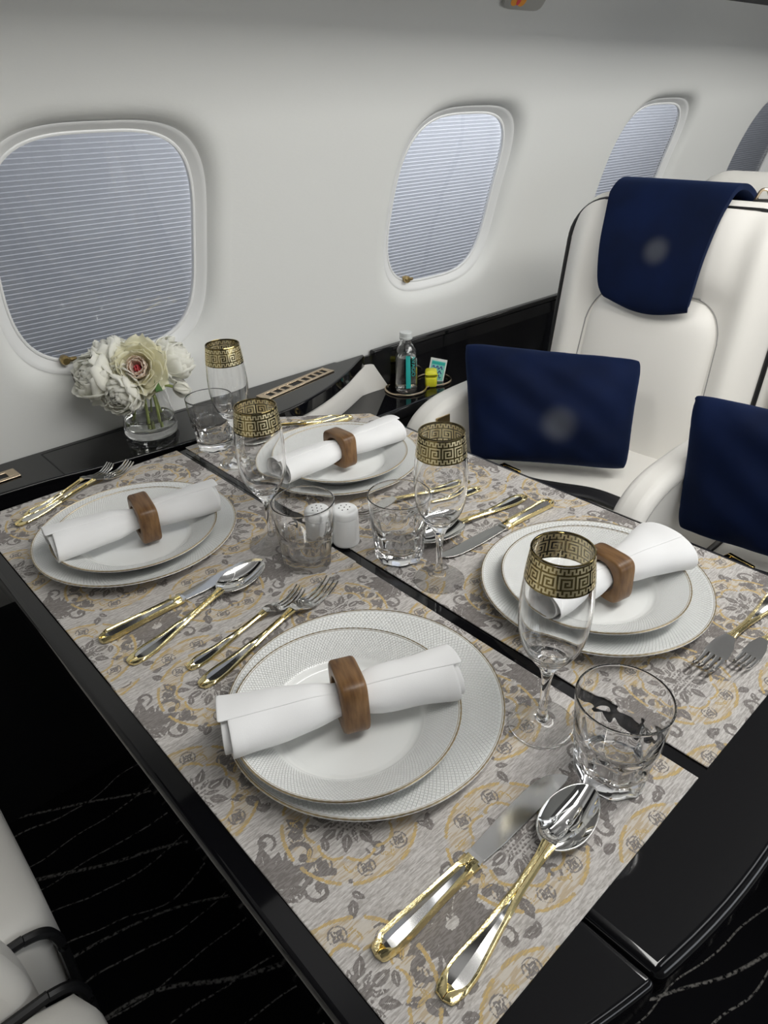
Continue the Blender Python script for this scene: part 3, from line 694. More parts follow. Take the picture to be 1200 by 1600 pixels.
def make_tumbler():
    n = 160; a = np.linspace(0, 2 * PI, n, endpoint=False); NF = 8; rows = []
    fa = (a + PI / NF) % (2 * PI / NF) - PI / NF
    def R_out(z): return np.interp(z, [0, .004, .012, .046, .052, .075, .0915], [.0300, .0318, .0326, .0362, .0371, .0388, .0401])
    zs = [0, .0008, .003, .006, .010, .016, .022, .028, .034, .039, .042, .044, .046, .0475, .049, .051, .055, .062, .070, .078, .086, .0905, .0922]
    for z in zs:
        r = np.full(n, R_out(z)); ar = R_out(.03) * math.cos(PI / NF) * (1 + (z - .03) * 2.0)
        arch = .040 + .0065 * np.sqrt(np.clip(1 - (fa / (PI / NF * .93)) ** 2, 0, 1)); k = np.clip((arch - z) / .0022, 0, 1) * (np.clip(z / .004, 0, 1) if z < .004 else 1)
        flat = np.minimum(r, ar / np.cos(fa) * 1.012); foot = np.minimum(r, R_out(z) * math.cos(PI / NF) / np.cos(fa) * 1.035)
        if z < .007: rr = foot
        else: rr = r * (1 - k) + flat * k
        if z == 0: rr = rr * .96
        rows.append(np.stack([rr * np.cos(a), rr * np.sin(a), np.full(n, z)], 1))
    for r, z in [(.03995, .09285), (.0396, .0932), (.0391, .0933), (.0386, .0931), (.03835, .0926), (.0383, .0915), (.0382, .088), (.0372, .075), (.0357, .060), (.0345, .053), (.0322, .047), (.0302, .041), (.0290, .030), (.0276, .021), (.0245, .0165), (.018, .0148), (.010, .0142), (.0001, .0140)]:
        rows.append(np.stack([r * np.cos(a), r * np.sin(a), np.full(n, z)], 1))
    V, F = grid(rows, closed_u=True); F.append(tuple(range(n - 1, -1, -1)))
    return V, F
TU = [(.4184, .1778, 'standing nearest the viewer by the spoon'), (.5225, .5572, 'beside the flute at the black strip, right of the shakers'), (.4264, .6301, 'in front of the salt and pepper shakers'), (.5278, 1.0318, 'behind the rear flute near the peony vase')]
tv = mk('tumbler', *make_tumbler(), M['glass'], sharp=50)
for i, (x, y, wh) in enumerate(TU):
    t = tv if i == 0 else tv.copy()
    if i: C.objects.link(t)
    t.location = (x, y, TZ + ZM + .0002); t.rotation_euler = (0, 0, .25 + i * .3); tag(t, 'clear faceted glass tumbler ' + wh, 'glass', 'clear faceted tumblers')

# ------------------------------------------------------------------ shakers
for i, (x, y, wh, nm) in enumerate([(.4665, .6565, 'partly seen through the tumbler', 'salt'), (.4935, .6325, 'standing clear beside the tumbler', 'pepper')]):
    p = root('condiment_shaker', 'small white ceramic shaker with a holed top, ' + wh, 'shaker', (x, y, ZM), .5 * i, 'white condiment shakers')
    R_ = .0185
    mk('body', *lathe(smooth_prof([(0, .0004), (R_ * .86, 0), (R_ * .99, .003), (R_, .006), (R_, .030), (R_ * .985, .0405), (R_ * .93, .042), (R_ * .8, .0421), (0, .0421)], 3), 56), M['ceramic'], p, weld=1e-6)
    cap = mk('cap', *lathe(smooth_prof([(0, .0424), (R_ * .9, .0424), (R_ * .985, .0436), (R_ * .99, .047), (R_ * .96, .0505), (R_ * .86, .0530), (R_ * .6, .0541), (0, .0546)], 3), 56), M['ceramic'], p, weld=1e-6)
    hs = [(0, 0)] + [(.0072 * math.cos(k * PI / 3), .0072 * math.sin(k * PI / 3)) for k in range(6)]
    for hx, hy in hs:
        mk('shaker_hole', *lathe([(0, .0544), (.0009, .0546), (.0009, .0552), (0, .0552)], 10), M['hole'], cap, (hx, hy, -.0004 if (hx or hy) else 0), weld=1e-6)
# ------------------------------------------------------------------ cutlery (along +X: handle end at 0)
def handle(Lh, hw, p, zc, th, n=40):
    """returns (silver, gold) meshes. hw, p, zc, th: functions of t in 0..1"""
    rows = []
    for i in range(n):
        t = i / (n - 1); x = t * Lh
        if t < .08: x = Lh * .08 * (1 - math.cos(t / .08 * PI / 2))
        w, pp, z, h = hw(t), p(t), zc(t), th(t); orn = 1 + .02 * math.sin(t * 30) * (1 if pp > 0 else .3)
        pp_ = min(pp * orn, .86)
        row = [(-1, .15), (-.97, .62), (-(1 + pp_) / 2 - .1 * (1 - pp_), .98), (-pp_ - .04, .88), (-pp_, .68), (-pp_ * .5, .85), (0, 1.02), (pp_ * .5, .85), (pp_, .68), (pp_ + .04, .88), ((1 + pp_) / 2 + .1 * (1 - pp_), .98), (.97, .62), (1, .15), (.8, -.0), (0, -.12), (-.8, -.0)]
        rows.append([(x, s * w, z + k * h) for s, k in row])
    V, F = grid(rows, closed_u=True); nc = 16; S, G = [], []
    for f in F:
        j = f[0] % nc; i = f[0] // nc; t = i / (n - 1)
        if (4 <= j <= 7 and p(t) > .02) or 12 <= j <= 15: S.append(f)
        else: G.append(f)
    S.append(tuple(range((n - 1) * nc, n * nc))); G.append(tuple(range(nc - 1, -1, -1)))
    return (V, S), (V, G)
def used(V, F):
    ids = sorted({i for f in F for i in f}); mp = {a: b for b, a in enumerate(ids)}
    return [V[i] for i in ids], [tuple(mp[i] for i in f) for f in F]
def ip(xs_, ys_): return lambda t: float(np.interp(t, xs_, ys_))
def add_handle(p, S, G):
    mk('handle', *used(*S), M['satin'], p, sharp=11); mk('gold_trim', *used(*G), M['goldorn'], p, sharp=40)
KEEP = []
def knife(Ls=.224):
    p = root('table_knife', 'x', 'knife'); Lh = .104
    S, G = handle(Lh, ip([0, .015, .05, .12, .3, .6, .9, 1], [.001, .005, .0078, .0096, .0094, .0080, .0078, .0084]), ip([0, .06, .085, .12, .5, .88, .93, 1], [0, 0, .5, .72, .62, .42, 0, 0]), lambda t: .0008, ip([0, .02, .1, 1], [.004, .0065, .0078, .0066]))
    add_handle(p, S, G)
    out = [(0, -.0066), (.012, -.0076), (.03, -.0088), (.078, -.0092), (.112, -.0086), (.119, -.0076), (.1205, -.0060), (.1185, -.0020), (.1135, .0035), (.105, .0080), (.094, .0105), (.078, .0114), (.05, .0108), (.02, .0088), (.008, .0080), (0, .0066)]
    out = [(x + Lh - .001, y) for x, y in out]
    V, F = prism(out, .0030, .0046); bevel(mk('blade', V, F, M['blade'], p, sharp=30), .0005, 2)
    mk('bolster', *prism([(Lh - .002, -.0082), (Lh + .004, -.0070), (Lh + .004, .0070), (Lh - .002, .0082)], .0018, .0066), M['steel'], p, smooth=False)
    return p
def stem_z(a, b): return ip([0, .05, .3, .6, .85, 1], a), b
def spoon(Ls=.212):
    p = root('table_spoon', 'x', 'spoon'); Lb = .077; Lh = Ls - Lb + .004
    zc = lambda t: .0012 + .0115 * max(0, (t - .25) / .75) ** 1.5
    S, G = handle(Lh, ip([0, .015, .05, .1, .2, .45, .7, .9, 1], [.001, .0055, .0088, .0108, .0110, .0072, .0046, .0044, .0062]), ip([0, .06, .085, .14, .48, .68, 1], [0, 0, .5, .74, .46, 0, 0]), zc, ip([0, .02, .1, .6, 1], [.0018, .0030, .0034, .0038, .0030]))
    add_handle(p, S, G)
    rows = []; n = 56
    for rr in (1.0, .97, .9, .8, .68, .54, .4, .25, .12, .001):
        row = []
        for k in range(n):
            t = 2 * PI * k / n; x = math.cos(t); y = math.sin(t)
            w = .0217 * (1 - .13 * x - .05 * x * x); xx = Ls - Lb / 2 + rr * x * Lb / 2; yy = rr * y * w
            zr = .0132 - .002 * (x > 0) * x * x; z = zr * rr ** 2.1 + .0016 * (1 - rr ** 2) - .0
            row.append((xx, yy, z))
        rows.append(row)
    solid(mk('bowl', *grid(rows, closed_u=True), M['steel'], p, weld=1e-5, sharp=0), .0012, -1)
    return p
def fork(Ls, k):
    p = root('table_fork', 'x', 'fork'); Lt = .072 * k; Lh = Ls - Lt
    zc = lambda t: .0012 + .0105 * max(0, (t - .25) / .75) ** 1.4
    S, G = handle(Lh, ip([0, .015, .05, .1, .2, .45, .7, .9, 1], [.001 * k, .0052 * k, .0082 * k, .0102 * k, .0104 * k, .0068 * k, .0042 * k, .0040 * k, .0056 * k]), ip([0, .06, .085, .14, .48, .68, 1], [0, 0, .5, .74, .46, 0, 0]), zc, ip([0, .02, .1, .6, 1], [.0016, .0028, .0032, .0036, .0026]))
    add_handle(p, S, G)
    zf = ip([0, .12, .3, .5, .7, .88, 1], [.0138, .0118, .0070, .0040, .0042, .0085, .0140]); hw = ip([0, .08, .2, .36, .5, 1], [.0054 * k, .0075 * k, .0112 * k, .0122 * k, .0124 * k, .0122 * k])
    parts = []
    def slab(ts, e0, e1, th=.0009):
        rows = []
        for t in ts:
            a, b_ = e0(t), e1(t); z = zf(t); x = Lh - .001 + t * Lt
            rows.append([(x, a, z + th), (x, (a + b_) / 2, z + th * 1.25), (x, b_, z + th), (x, b_, z - th), (x, a, z - th)])
        V, F = grid(rows, closed_u=True); F += [(4, 3, 2, 1, 0), tuple(range(len(V) - 5, len(V)))]
        return V, F
    parts.append(slab(np.linspace(0, .42, 10), lambda t: -hw(t), lambda t: hw(t)))
    for q in range(4):
        c = (-.75 + .5 * q)
        def e(sg): return lambda t: c * hw(t) + sg * (.0021 * k) * (1 - .62 * max(0, (t - .42) / .58) ** 1.2)
        parts.append(slab(np.linspace(.40, 1.0, 14), e(-1), e(1)))
    V, F = join(parts); mk('tines', V, F, M['steel'], p, sharp=40)
    return p
kn, sp0, fb, fs = knife(), spoon(), fork(.212, 1.0), fork(.168, .82)
def put(proto, p0, p1, label, group, first, z=ZM, anchor=1):
    o = proto if first else copy_tree(proto)
    a = math.atan2(p1[1] - p0[1], p1[0] - p0[0]); o.location = (p0[0], p0[1], TZ + z); o.rotation_euler = (0, 0, a); tag(o, label, o['category'], group); return o
def ext(p1, ang, L_): return (p1[0] - L_ * math.cos(math.radians(ang)), p1[1] - L_ * math.sin(math.radians(ang)))
KN = 'gold trimmed steel knives'; SPN = 'gold trimmed steel spoons'; FK = 'gold trimmed steel forks'
D = lambda a: math.radians(a)
def lay(proto, lst, group):
    for i, (x, y, ang, label, z) in enumerate(lst):
        o = proto if i == 0 else copy_tree(proto)
        o.location = (x, y, TZ + ZM + z); o.rotation_euler = (0, 0, D(ang)); tag(o, label, proto['category'], group)
lay(kn, [(.163, .205, 0.2, 'gold trimmed table knife below the nearest plate, next to its spoon', 0), (.160, .666, 2.8, 'gold trimmed table knife in the row between the two plates on the near half', .0014),
         (.776, .954, 169, 'gold trimmed knife beside the far corner plate, nearer the plate', 0), (.776, .498, 177, 'gold trimmed knife between the black strip flute and the far plate by the ivory seat', 0)], KN)
lay(sp0, [(.177, .154, 6.3, 'gold trimmed table spoon nearest the viewer, its bowl by the large tumbler', 0), (.168, .609, 13.0, 'gold trimmed table spoon between knife and forks on the near half', .0014),
          (.766, .975, 165, 'gold trimmed spoon at the far corner of the table, beyond its knife', 0), (.765, .538, 177.5, 'gold trimmed spoon with its bowl behind the black strip flute', .0002)], SPN)
lay(fb, [(.207, .526, 10.4, 'larger gold trimmed fork beside the nearest plate', 0), (.177, .999, 15.5, 'larger gold trimmed fork half hidden by the plate in front of the vase', .0014),
         (.742, .630, 170, 'larger gold trimmed fork seen through the black strip flute', 0), (.795, .178, 178.9, 'larger gold trimmed fork at the frame edge beside the far plate', 0)], FK)
lay(fs, [(.211, .559, 6.5, 'smaller gold trimmed fork next to the spoon, short tines up', 0), (.196, 1.017, 19, 'smaller gold trimmed fork nearest the side ledge', .0014),
         (.735, .603, 176, 'smaller gold trimmed fork behind the tumbler at the far half', 0), (.784, .148, 177, 'smaller gold trimmed fork nearest the bowed table edge', 0)], FK)

# ------------------------------------------------------------------ vase of peonies on the ledge
VX, VY = .478, 1.178
v = root('flower_vase', 'clear tapered glass vase with a little water standing on the black ledge', 'vase', (VX, VY, .0003))
vo = smooth_prof([(0, 0), (.040, 0), (.0465, .003), (.0482, .009), (.0472, .018), (.044, .045), (.0395, .080), (.0372, .098)], 4)
vi = smooth_prof([(.0366, .0984), (.0360, .098), (.0383, .080), (.0428, .045), (.0455, .022), (.0450, .016), (.036, .0125), (0, .012)], 4)
mk('glass_body', *lathe(np.concatenate([vo, vi]), 72), M['glass'], v, weld=1e-6, sharp=60)
mk('water', *lathe([(0, .0126), (.034, .0128), (.0432, .0165), (.0449, .021), (.0440, .0315), (0, .0310)], 60), M['water'], v, weld=1e-6, sharp=40)
def basis(ax):
    ax = Vector(ax).normalized(); t = Vector((0, 0, 1)) if abs(ax.z) < .9 else Vector((1, 0, 0)); a = ax.cross(t).normalized(); return a, ax.cross(a), ax
def petal(phi, th0, th1, Ln, Wd, cup, rnd, r0=.002, tipw=1.0):
    """petal growing from the axis (local z): th = angle away from the axis at its root and tip"""
    nt_, ns = 9, 9; pts = []; r, z = r0, 0.0; P = []; ruff = rnd.uniform(0, 6); am = rnd.uniform(.5, 1.2)
    for i in range(nt_):
        t = i / (nt_ - 1); th = th0 + (th1 - th0) * t
        if i: r += math.sin(th) * Ln / (nt_ - 1); z += math.cos(th) * Ln / (nt_ - 1)
        w = Wd * (math.sin(PI * min(1, .16 + .60 * t)) ** .9) * (1 - .55 * max(0, (t - .72) / .28) ** 2.2 * tipw)
        row = []
        for j in range(ns):
            s = -1 + 2 * j / (ns - 1); inward = cup * s * s * w; ru = .06 * am * Wd * math.sin(4.5 * s + ruff) * t * t
            notch = -.06 * Ln * math.cos(5 * s + ruff) * max(0, t - .75) / .25
            nr, nz = -math.cos(th), math.sin(th)
            rr = r + nr * (inward + ru) + math.sin(th) * notch; zz = z + nz * (inward + ru) + math.cos(th) * notch
            x, y = rr, s * w; row.append((x * math.cos(phi) - y * math.sin(phi), x * math.sin(phi) + y * math.cos(phi), zz))
        P.append(row)
    return grid(P)
def orient(V, ax, c):
    a, b, n = basis(ax); return [tuple(Vector(c) + a * p[0] + b * p[1] + n * p[2]) for p in V]
def peony(label, c, ax, scale, kind, seed, foot):
    rnd = np.random.default_rng(seed); c = Vector((c[0] - VX, c[1] - VY, c[2])); base = c - Vector(ax).normalized() * .014 * scale
    p = root('peony', label, 'flower', (VX, VY, .0003), 0, 'peonies in the glass vase')
    def lay_(n, th0, th1, L_, W_, cup, off=0, tipw=1):
        return [petal(off + 2 * PI * k / n + rnd.uniform(-.2, .2), th0 + rnd.uniform(-.1, .1), th1 + rnd.uniform(-.18, .18), L_ * scale * rnd.uniform(.9, 1.08), W_ * scale, cup, rnd, tipw=tipw) for k in range(n)]
    if kind == 'open':
        A = lay_(7, 1.75, .95, .042, .021, .28) + lay_(8, 1.45, .55, .040, .019, .32, .4) + lay_(8, 1.15, .25, .036, .0165, .34, .2)
        B = lay_(7, .85, .05, .030, .012, .35, .5) + lay_(6, .60, .0, .027, .0095, .3); Cc = lay_(4, .30, -.15, .0190, .0050, .3, .3)
        for nm, parts, mt in (('outer_petals', A, 'cream'), ('inner_petals', B, 'blush'), ('flower_heart', Cc, 'pink')):
            V, F = join(parts); solid(mk(nm, orient(V, ax, base), F, M[mt], p, sharp=0), .0006, 0)
    elif kind == 'ball':
        A = lay_(8, 1.45, -.15, .050, .030, .36) + lay_(9, 1.3, -.40, .050, .024, .36, .4) + lay_(9, 1.0, -.5, .047, .021, .36, .2) + lay_(8, .7, -.5, .042, .0175, .36, .5) + lay_(6, .4, -.4, .038, .014, .36, .1) + lay_(6, 1.9, .8, .040, .022, .24, .3)
        V, F = join(A); solid(mk('petals', orient(V, ax, base), F, M['petal'], p, sharp=0), .0006, 0)
    else:
        A = lay_(5, .95, -.75, .038, .017, .4) + lay_(4, .6, -.6, .036, .013, .4, .4)
        V, F = join(A); solid(mk('petals', orient(V, ax, base), F, M['petal'], p, sharp=0), .0006, 0)
        S = [petal(k * 2.1, .9, -.2, .028 * scale, .008 * scale, .3, rnd, tipw=1.8) for k in range(3)]; V, F = join(S); mk('sepals', orient(V, ax, base), F, M['leaf'], p, sharp=0)
    f = Vector((foot[0], foot[1], foot[2])); mid = Vector((base.x * .25 + f.x * .2, base.y * .25 + f.y * .2, .088)); neck = base - Vector(ax).normalized() * .012
    mk('stem', *tube(smooth_prof([tuple(f), tuple(f.lerp(mid, .55)), tuple(mid), tuple(neck), tuple(base + Vector(ax).normalized() * .004)], 5), .0026, 10), M['stem'], p)
    return p
peony('open cream peony with a pink heart facing the viewer in front', (.462, 1.143, .134), (-.50, -.74, .45), 1.36, 'open', 1, (-.012, -.022, .018))
peony('white peony on the window side of the open bloom, turned to the bottle', (.535, 1.178, .118), (.66, -.35, .50), 1.3, 'ball', 2, (.030, .012, .019))
peony('white ruffled peony at the outer end of the bunch, above the plain ledge', (.408, 1.180, .122), (-.78, -.1, .40), 1.3, 'ball', 3, (.012, .026, .019))
peony('drooping white peony low beside the vase neck', (.430, 1.150, .100), (-.72, -.50, -.10), 1.15, 'ball', 4, (-.026, .014, .019))
peony('small closed peony bud hanging by the vase neck, with green sepals', (.530, 1.140, .080), (.72, -.45, -.30), .9, 'bud', 5, (.006, -.030, .018))
peony('white peony at the back of the bunch against the window', (.440, 1.200, .140), (-.25, .20, .9), 1.2, 'ball', 6, (-.02, .022, .019))
lf = root('peony_leaf', 'dark green peony leaf between the bloom and the bud', 'leaf', (VX, VY, .0003))
a = [petal(.2, .9, 1.7, .060, .011, .1, np.random.default_rng(3), tipw=1.8)]; V, F = join(a); V = orient(V, (.55, -.55, .5), (.02, -.022, .104)); mk('blade', V, F, M['leaf'], lf, sharp=0)
mk('leaf_stem', *tube([(.004, -.006, .04), (.008, -.012, .085), (.022, -.024, .106)], .0016, 8), M['stem'], lf)

# ------------------------------------------------------------------ cup holder, bottle, mints, sachet
SZ = -0.10
ch = root('cup_holder', 'double cup holder ring in rose gold on the lower black shelf', 'cup holder', (1.15, 1.178, SZ + .0003))
T = np.linspace(0, 2 * PI, 64, endpoint=False)
c1, c2, r1, r2 = (-.010, .006), (.082, .000), .050, .045
pts = []
for cc, rr, a0, a1 in ((c1, r1, .55, 2 * PI - .72), (c2, r2, PI + .62, 3 * PI - .75)):
    for t in np.linspace(a0, a1, 40): pts.append((cc[0] + rr * math.cos(t), cc[1] + rr * math.sin(t), .003))
mk('ring', *tube(pts, .0028, 8, closed=True), M['champagne'], ch)
bt = root('water_bottle', 'clear glass water bottle with a teal stripe in the cup holder', 'bottle', (1.140, 1.182, SZ + .0008))
bo = smooth_prof([(0, .0015), (.022, 0), (.0265, .003), (.0278, .010), (.0278, .030), (.0272, .060), (.0258, .088), (.0248, .098), (.0205, .106), (.0155, .114), (.0142, .120), (.0138, .1275)], 4)
bi = smooth_prof([(.0122, .1275), (.0126, .120), (.0138, .1145), (.019, .1065), (.0232, .0975), (.0242, .088), (.0256, .060), (.0262, .030), (.0262, .012), (.0235, .0055), (0, .0050)], 4)
mk('glass_body', *lathe(np.concatenate([bo, bi]), 56), M['glass'], bt, weld=1e-6, sharp=60)
mk('water', *lathe([(0, .0056), (.0228, .0062), (.0257, .0125), (.0257, .030), (.0252, .060), (.0240, .085), (0, .085)], 48), M['water'], bt, weld=1e-6, sharp=40)
mk('cap', *lathe([(0, .1275), (.0150, .1275), (.0158, .1295), (.0158, .1330), (.0150, .1335), (.0152, .1345), (.0152, .1425), (.0142, .1440), (0, .1442)], 48), M['capgrey'], bt, weld=1e-6, sharp=30)
fd = math.atan2(-1.182, -1.140)
def band(a0, a1, z0, z1, n=8):
    P = [[((np.interp(z, [.03, .06, .098], [.0281, .0275, .0252])) * math.cos(a), np.interp(z, [.03, .06, .098], [.0281, .0275, .0252]) * math.sin(a), z) for a in np.linspace(a0, a1, n)] for z in np.linspace(z0, z1, 10)]
    return grid(P)
mk('teal_stripe', *band(fd - .02, fd + .40, .012, .093), M['teal'], bt, sharp=0)
def txt(name, s, size, mat, parent, loc_, rot, ext_=.0001):
    cu = bpy.data.curves.new(name, 'FONT'); cu.body = s; cu.size = size; cu.align_x = 'CENTER'; cu.align_y = 'CENTER'; cu.extrude = ext_
    o = bpy.data.objects.new(name, cu); dg = None; C.objects.link(o)
    bpy.context.view_layer.update(); me = bpy.data.meshes.new_from_object(o.evaluated_get(bpy.context.evaluated_depsgraph_get())); bpy.data.objects.remove(o)
    me.materials.clear(); me.materials.append(M[mat]); o = bpy.data.objects.new(name, me); link(o, parent, loc_, rot); return o
aa = fd + .66; ta = fd + .66
Rz = Matrix.Rotation(aa + PI / 2, 4, 'Z') @ Matrix.Rotation(PI / 2, 4, 'X') @ Matrix.Rotation(-PI / 2, 4, 'Z')
o = txt('vertical_lettering', 'AVAGO', .0145, 'teal', bt, (.0278 * math.cos(ta), .0278 * math.sin(ta), .066), Rz.to_euler())
mt = root('mint_box', 'small yellow plastic flip top box in the cup holder', 'box', (1.205, 1.160, SZ + .0008), .78)
def rbox(w, d, z0, z1, n=4.5, k=40, edge=.006):
    rows = []
    for z, s in ((z0, .86), (z0 + edge * .3, .96), (z0 + edge, 1), (z1 - edge, 1), (z1 - edge * .3, .95), (z1, .82), (z1 + .0002, .001)):
        rows.append([(x * s, y * s, z) for x, y in sup(w, d, n, k)])
    V, F = grid(rows, closed_u=True); F.append(tuple(range(k - 1, -1, -1))); return V, F
mk('box_body', *rbox(.019, .015, 0, .0240, edge=.002), M['yellow'], mt, sharp=50)
ld_ = mk('lid', *rbox(.0194, .0154, .0242, .0385, edge=.008), M['yellow'], mt, sharp=0)
mk('lid_tab', *box(-.006, .006, -.0168, -.0150, .0225, .0265), M['yellow'], ld_, smooth=False)
sc_ = root('refreshment_sachet', 'white and teal paper sachet with purple script leaning behind the yellow box', 'sachet', (1.232, 1.172, SZ + .0012), .0)
sc_.rotation_euler = (D(-14), D(10), D(-50))
def card(w0, w1, y, z0, z1, t=.0006): return [(x, yy, z) for z in (z0, z1) for yy in (y, y + t) for x in (w0, w1)]
BF = box(0, 1, 0, 1, 0, 1)[1]
mk('paper', card(-.021, .021, 0, 0, .056), BF, M['paper'], sc_, smooth=False)
mk('teal_field', card(-.017, .018, -.0003, .003, .050), BF, M['tealpale'], sc_, smooth=False)
mk('heading_bar', card(-.016, .017, -.0006, .041, .048), BF, M['teal'], sc_, smooth=False)
rr_ = random.Random(4); sq = []
for row_ in range(3):
    p_ = [(-.013 + .0032 * q, -.0009, .034 - .011 * row_ + .0042 * math.sin(q * 2.1 + row_)) for q in range(9)]; sq.append(tube(smooth_prof(p_, 4), .0011, 5))
mk('script', *join(sq), M['violet'], sc_, sharp=0)

# ------------------------------------------------------------------ seats
def rb(o, w=.02, s=4): return bevel(o, w, s, 30)
def hexa(x0, x1, y0, y1, z0, z1, o): return loc(box(x0, x1, y0, y1, z0, z1)[0], o)
def cushion_mesh(x0, x1, y0, y1, z0, z1, crown, n=24, e=16):
    rows = []
    cx, cy, hx, hy = (x0 + x1) / 2, (y0 + y1) / 2, (x1 - x0) / 2, (y1 - y0) / 2; hz = z1 - z0; T_ = np.linspace(0, 2 * PI, 72, endpoint=False)
    for s, zz in [(.0, 0), (.9, 0), (.97, .006), (1, .025), (1.0, hz - .035), (.99, hz - .016), (.96, hz - .006), (.90, hz), (.75, hz + crown * .45), (.5, hz + crown * .8), (.25, hz + crown * .95), (0.001, hz + crown)]:
        rows.append([(cx + max(s, .001) * rsup(t, hx, hy, e) * math.cos(t), cy + max(s, .001) * rsup(t, hx, hy, e) * math.sin(t), z0 + zz) for t in T_])
    return grid(rows, closed_u=True)
def make_seat(label, yc, arm_in, name='cabin_seat', arm_out=None):
    """seat facing -X, backrest centred on yc, width .53; arm boxes given as (y0, y1)"""
    o = (1.25, yc, -.70); p = root(name, label, 'seat', o, 0, 'ivory leather cabin seats')
    B = Vector((1.487, yc, -.25)); U = Vector((.148, 0, .989)).normalized(); N = Vector((-U.z, 0, U.x)); Hh = .567; HW, rc = .265, .095
    def W(u, v, d): q = B + Vector((0, u, 0)) + U * v + N * d - Vector(o); return tuple(q)
    def hw(v): return HW if v < Hh - rc else HW - rc + math.sqrt(max(0, rc * rc - (v - Hh + rc) ** 2))
    sl_ = lambda x: 1 / (1 + math.exp(-x))
    def hfront(u, v):
        e = (HW - abs(u)) / .03; edge = -.018 * math.exp(-max(0, e) ** 1.2 * .8)
        top = -.016 * math.exp(-max(0, (Hh - v)) / .022)
        bol = .030 * math.exp(-((abs(u) - .205) / .038) ** 2) * sl_((Hh - .03 - v) / .03)
        head = .026 * sl_((.155 - abs(u)) / .012) * sl_((v - .395) / .010) * (1 - .5 * ((v - .47) / .1) ** 2)
        return edge + top + bol + head
    rows = []
    for v in list(np.linspace(0, Hh - rc, 30)) + list(Hh - rc + rc * np.sin(np.linspace(.06, 1, 16) * PI / 2)):
        h_ = max(hw(v), .02); rows.append([W(s * h_, v, hfront(s * h_, v) if h_ > HW - rc * .8 or True else 0) for s in np.sin(np.linspace(-1, 1, 49) * PI / 2)])
    rows[-1] = [W(s * max(hw(Hh), .02), Hh, hfront(s * HW * .6, Hh)) for s in np.sin(np.linspace(-1, 1, 49) * PI / 2)]
    br = mk('backrest', *grid(rows), M['leather'], p, sharp=0)
    ol = [(-HW, v) for v in np.linspace(-.02, Hh - rc, 12)] + [(-HW + rc - rc * math.cos(t), Hh - rc + rc * math.sin(t)) for t in np.linspace(.1, PI / 2, 10)]
    ol += [(-u, v) for u, v in ol[::-1]]
    cx_, cv_ = 0, Hh * .5
    def off(q, k): 
        u, v = q; return (u + k * (1 if u > 0 else -1), v + k * max(0, (v - Hh + rc) / rc) ** .7)
    rows = []
    for d, k in ((-.018, .0), (-.024, .010), (-.045, .017), (-.080, .018), (-.115, .010), (-.140, -.012), (-.155, -.05)):
        rows.append([W(*off(q, k), d) for q in ol])
    V, F = grid(rows); n_ = len(ol); F.append(tuple(range((len(rows) - 1) * n_, len(rows) * n_)))
    mk('backrest_shell', V, F, M['leather'], p, sharp=0)
    mk('piping', *tube([W(u * 1.004, v, -.014) for u, v in ol], .0055, 8), M['piping'], br)
    # central pad
    rows = []; PW, PH, pr = .163, .385, .10
    for v in list(np.linspace(.0, PH - pr, 20)) + list(PH - pr + pr * np.sin(np.linspace(.1, 1, 12) * PI / 2)):
        h_ = PW if v < PH - pr else PW - pr * .8 + .8 * math.sqrt(max(0, pr * pr - (v - PH + pr) ** 2)); h_ = h_ * (1 + .06 * (1 - v / PH))
        row = []
        for s in np.linspace(-1, 1, 33): row.append(W(s * h_, v, -.004 + .034 * (1 - abs(s) ** 4.5) ** .6 * (1 - max(0, (v - PH + .09) / .09) ** 3.2)))
        rows.append(row)
    mk('backrest_cushion', *grid(rows), M['leather'], p, sharp=0)
    so = [(PW * 1.06, 0), (PW * 1.03, .15), (PW, PH - pr)] + [(PW - pr * .8 + .8 * pr * math.cos(q), PH - pr + pr * math.sin(q)) for q in np.linspace(.15, PI / 2, 7)]
    so = so + [(-u, v) for u, v in so[::-1]]
    mk('pad_seam_shade', *tube([W(u * 1.012, v, hfront(u, v) + .001) for u, v in smooth_prof(so, 4)], .0016, 6), M['sidegrey'], br)  # grey tube along the seam paints the shaded crease around the pad
    V, F = cushion_mesh(.955, 1.50, yc - .232, yc + .222, -.385, -.228, .014); sc = mk('seat_cushion', loc(V, o), F, M['leather'], p, sharp=60)
    for ys_ in (-.2330, .2230):
        pp_ = smooth_prof([(1.48, -.2385), (1.2, -.2385), (1.01, -.2385), (.99, -.2400), (.972, -.247), (.963, -.262), (.9605, -.29), (.963, -.37)], 5)
        mk('cushion_piping', *tube([(x - o[0], ys_, z + .70) for x, z in pp_], .006, 8), M['piping'], sc)
    rb(mk('seat_base', hexa(1.02, 1.56, yc - .22, yc + .22, -.70, -.386, o), BF, M['blackmatte'], p), .03)
    def arm(y0, y1):
        prof = [(1.000, -.42), (.998, -.25), (1.004, -.19), (1.014, -.152), (1.032, -.122), (1.060, -.098), (1.10, -.081), (1.15, -.0725), (1.22, -.069), (1.34, -.0675), (1.50, -.066), (1.50, -.42)]
        prof = [tuple(q) for q in smooth_prof(prof[:-1], 4)] + [prof[-1]]
        V, F = prism(prof, y0, y1, 'y'); a_ = mk('armrest', loc(V, o), F, M['leather'], p, sharp=40); bevel(a_, min(.02, (y1 - y0) * .33), 5, 50)
        ys_ = y0 + .004 if y0 < yc else y1 - .004
        return prof, a_
    pr_, am_ = arm(*arm_in)
    ln = [(x + .006, arm_in[0] - .0004 - yc, z - .024 + .70) for x, z in pr_[8:-2]]; ln = [(x - o[0], y, z) for x, y, z in ln]
    mk('arm_stitching', *tube(ln, .0011, 5), M['sidegrey'], am_)
    if arm_out: arm(*arm_out)
    return p
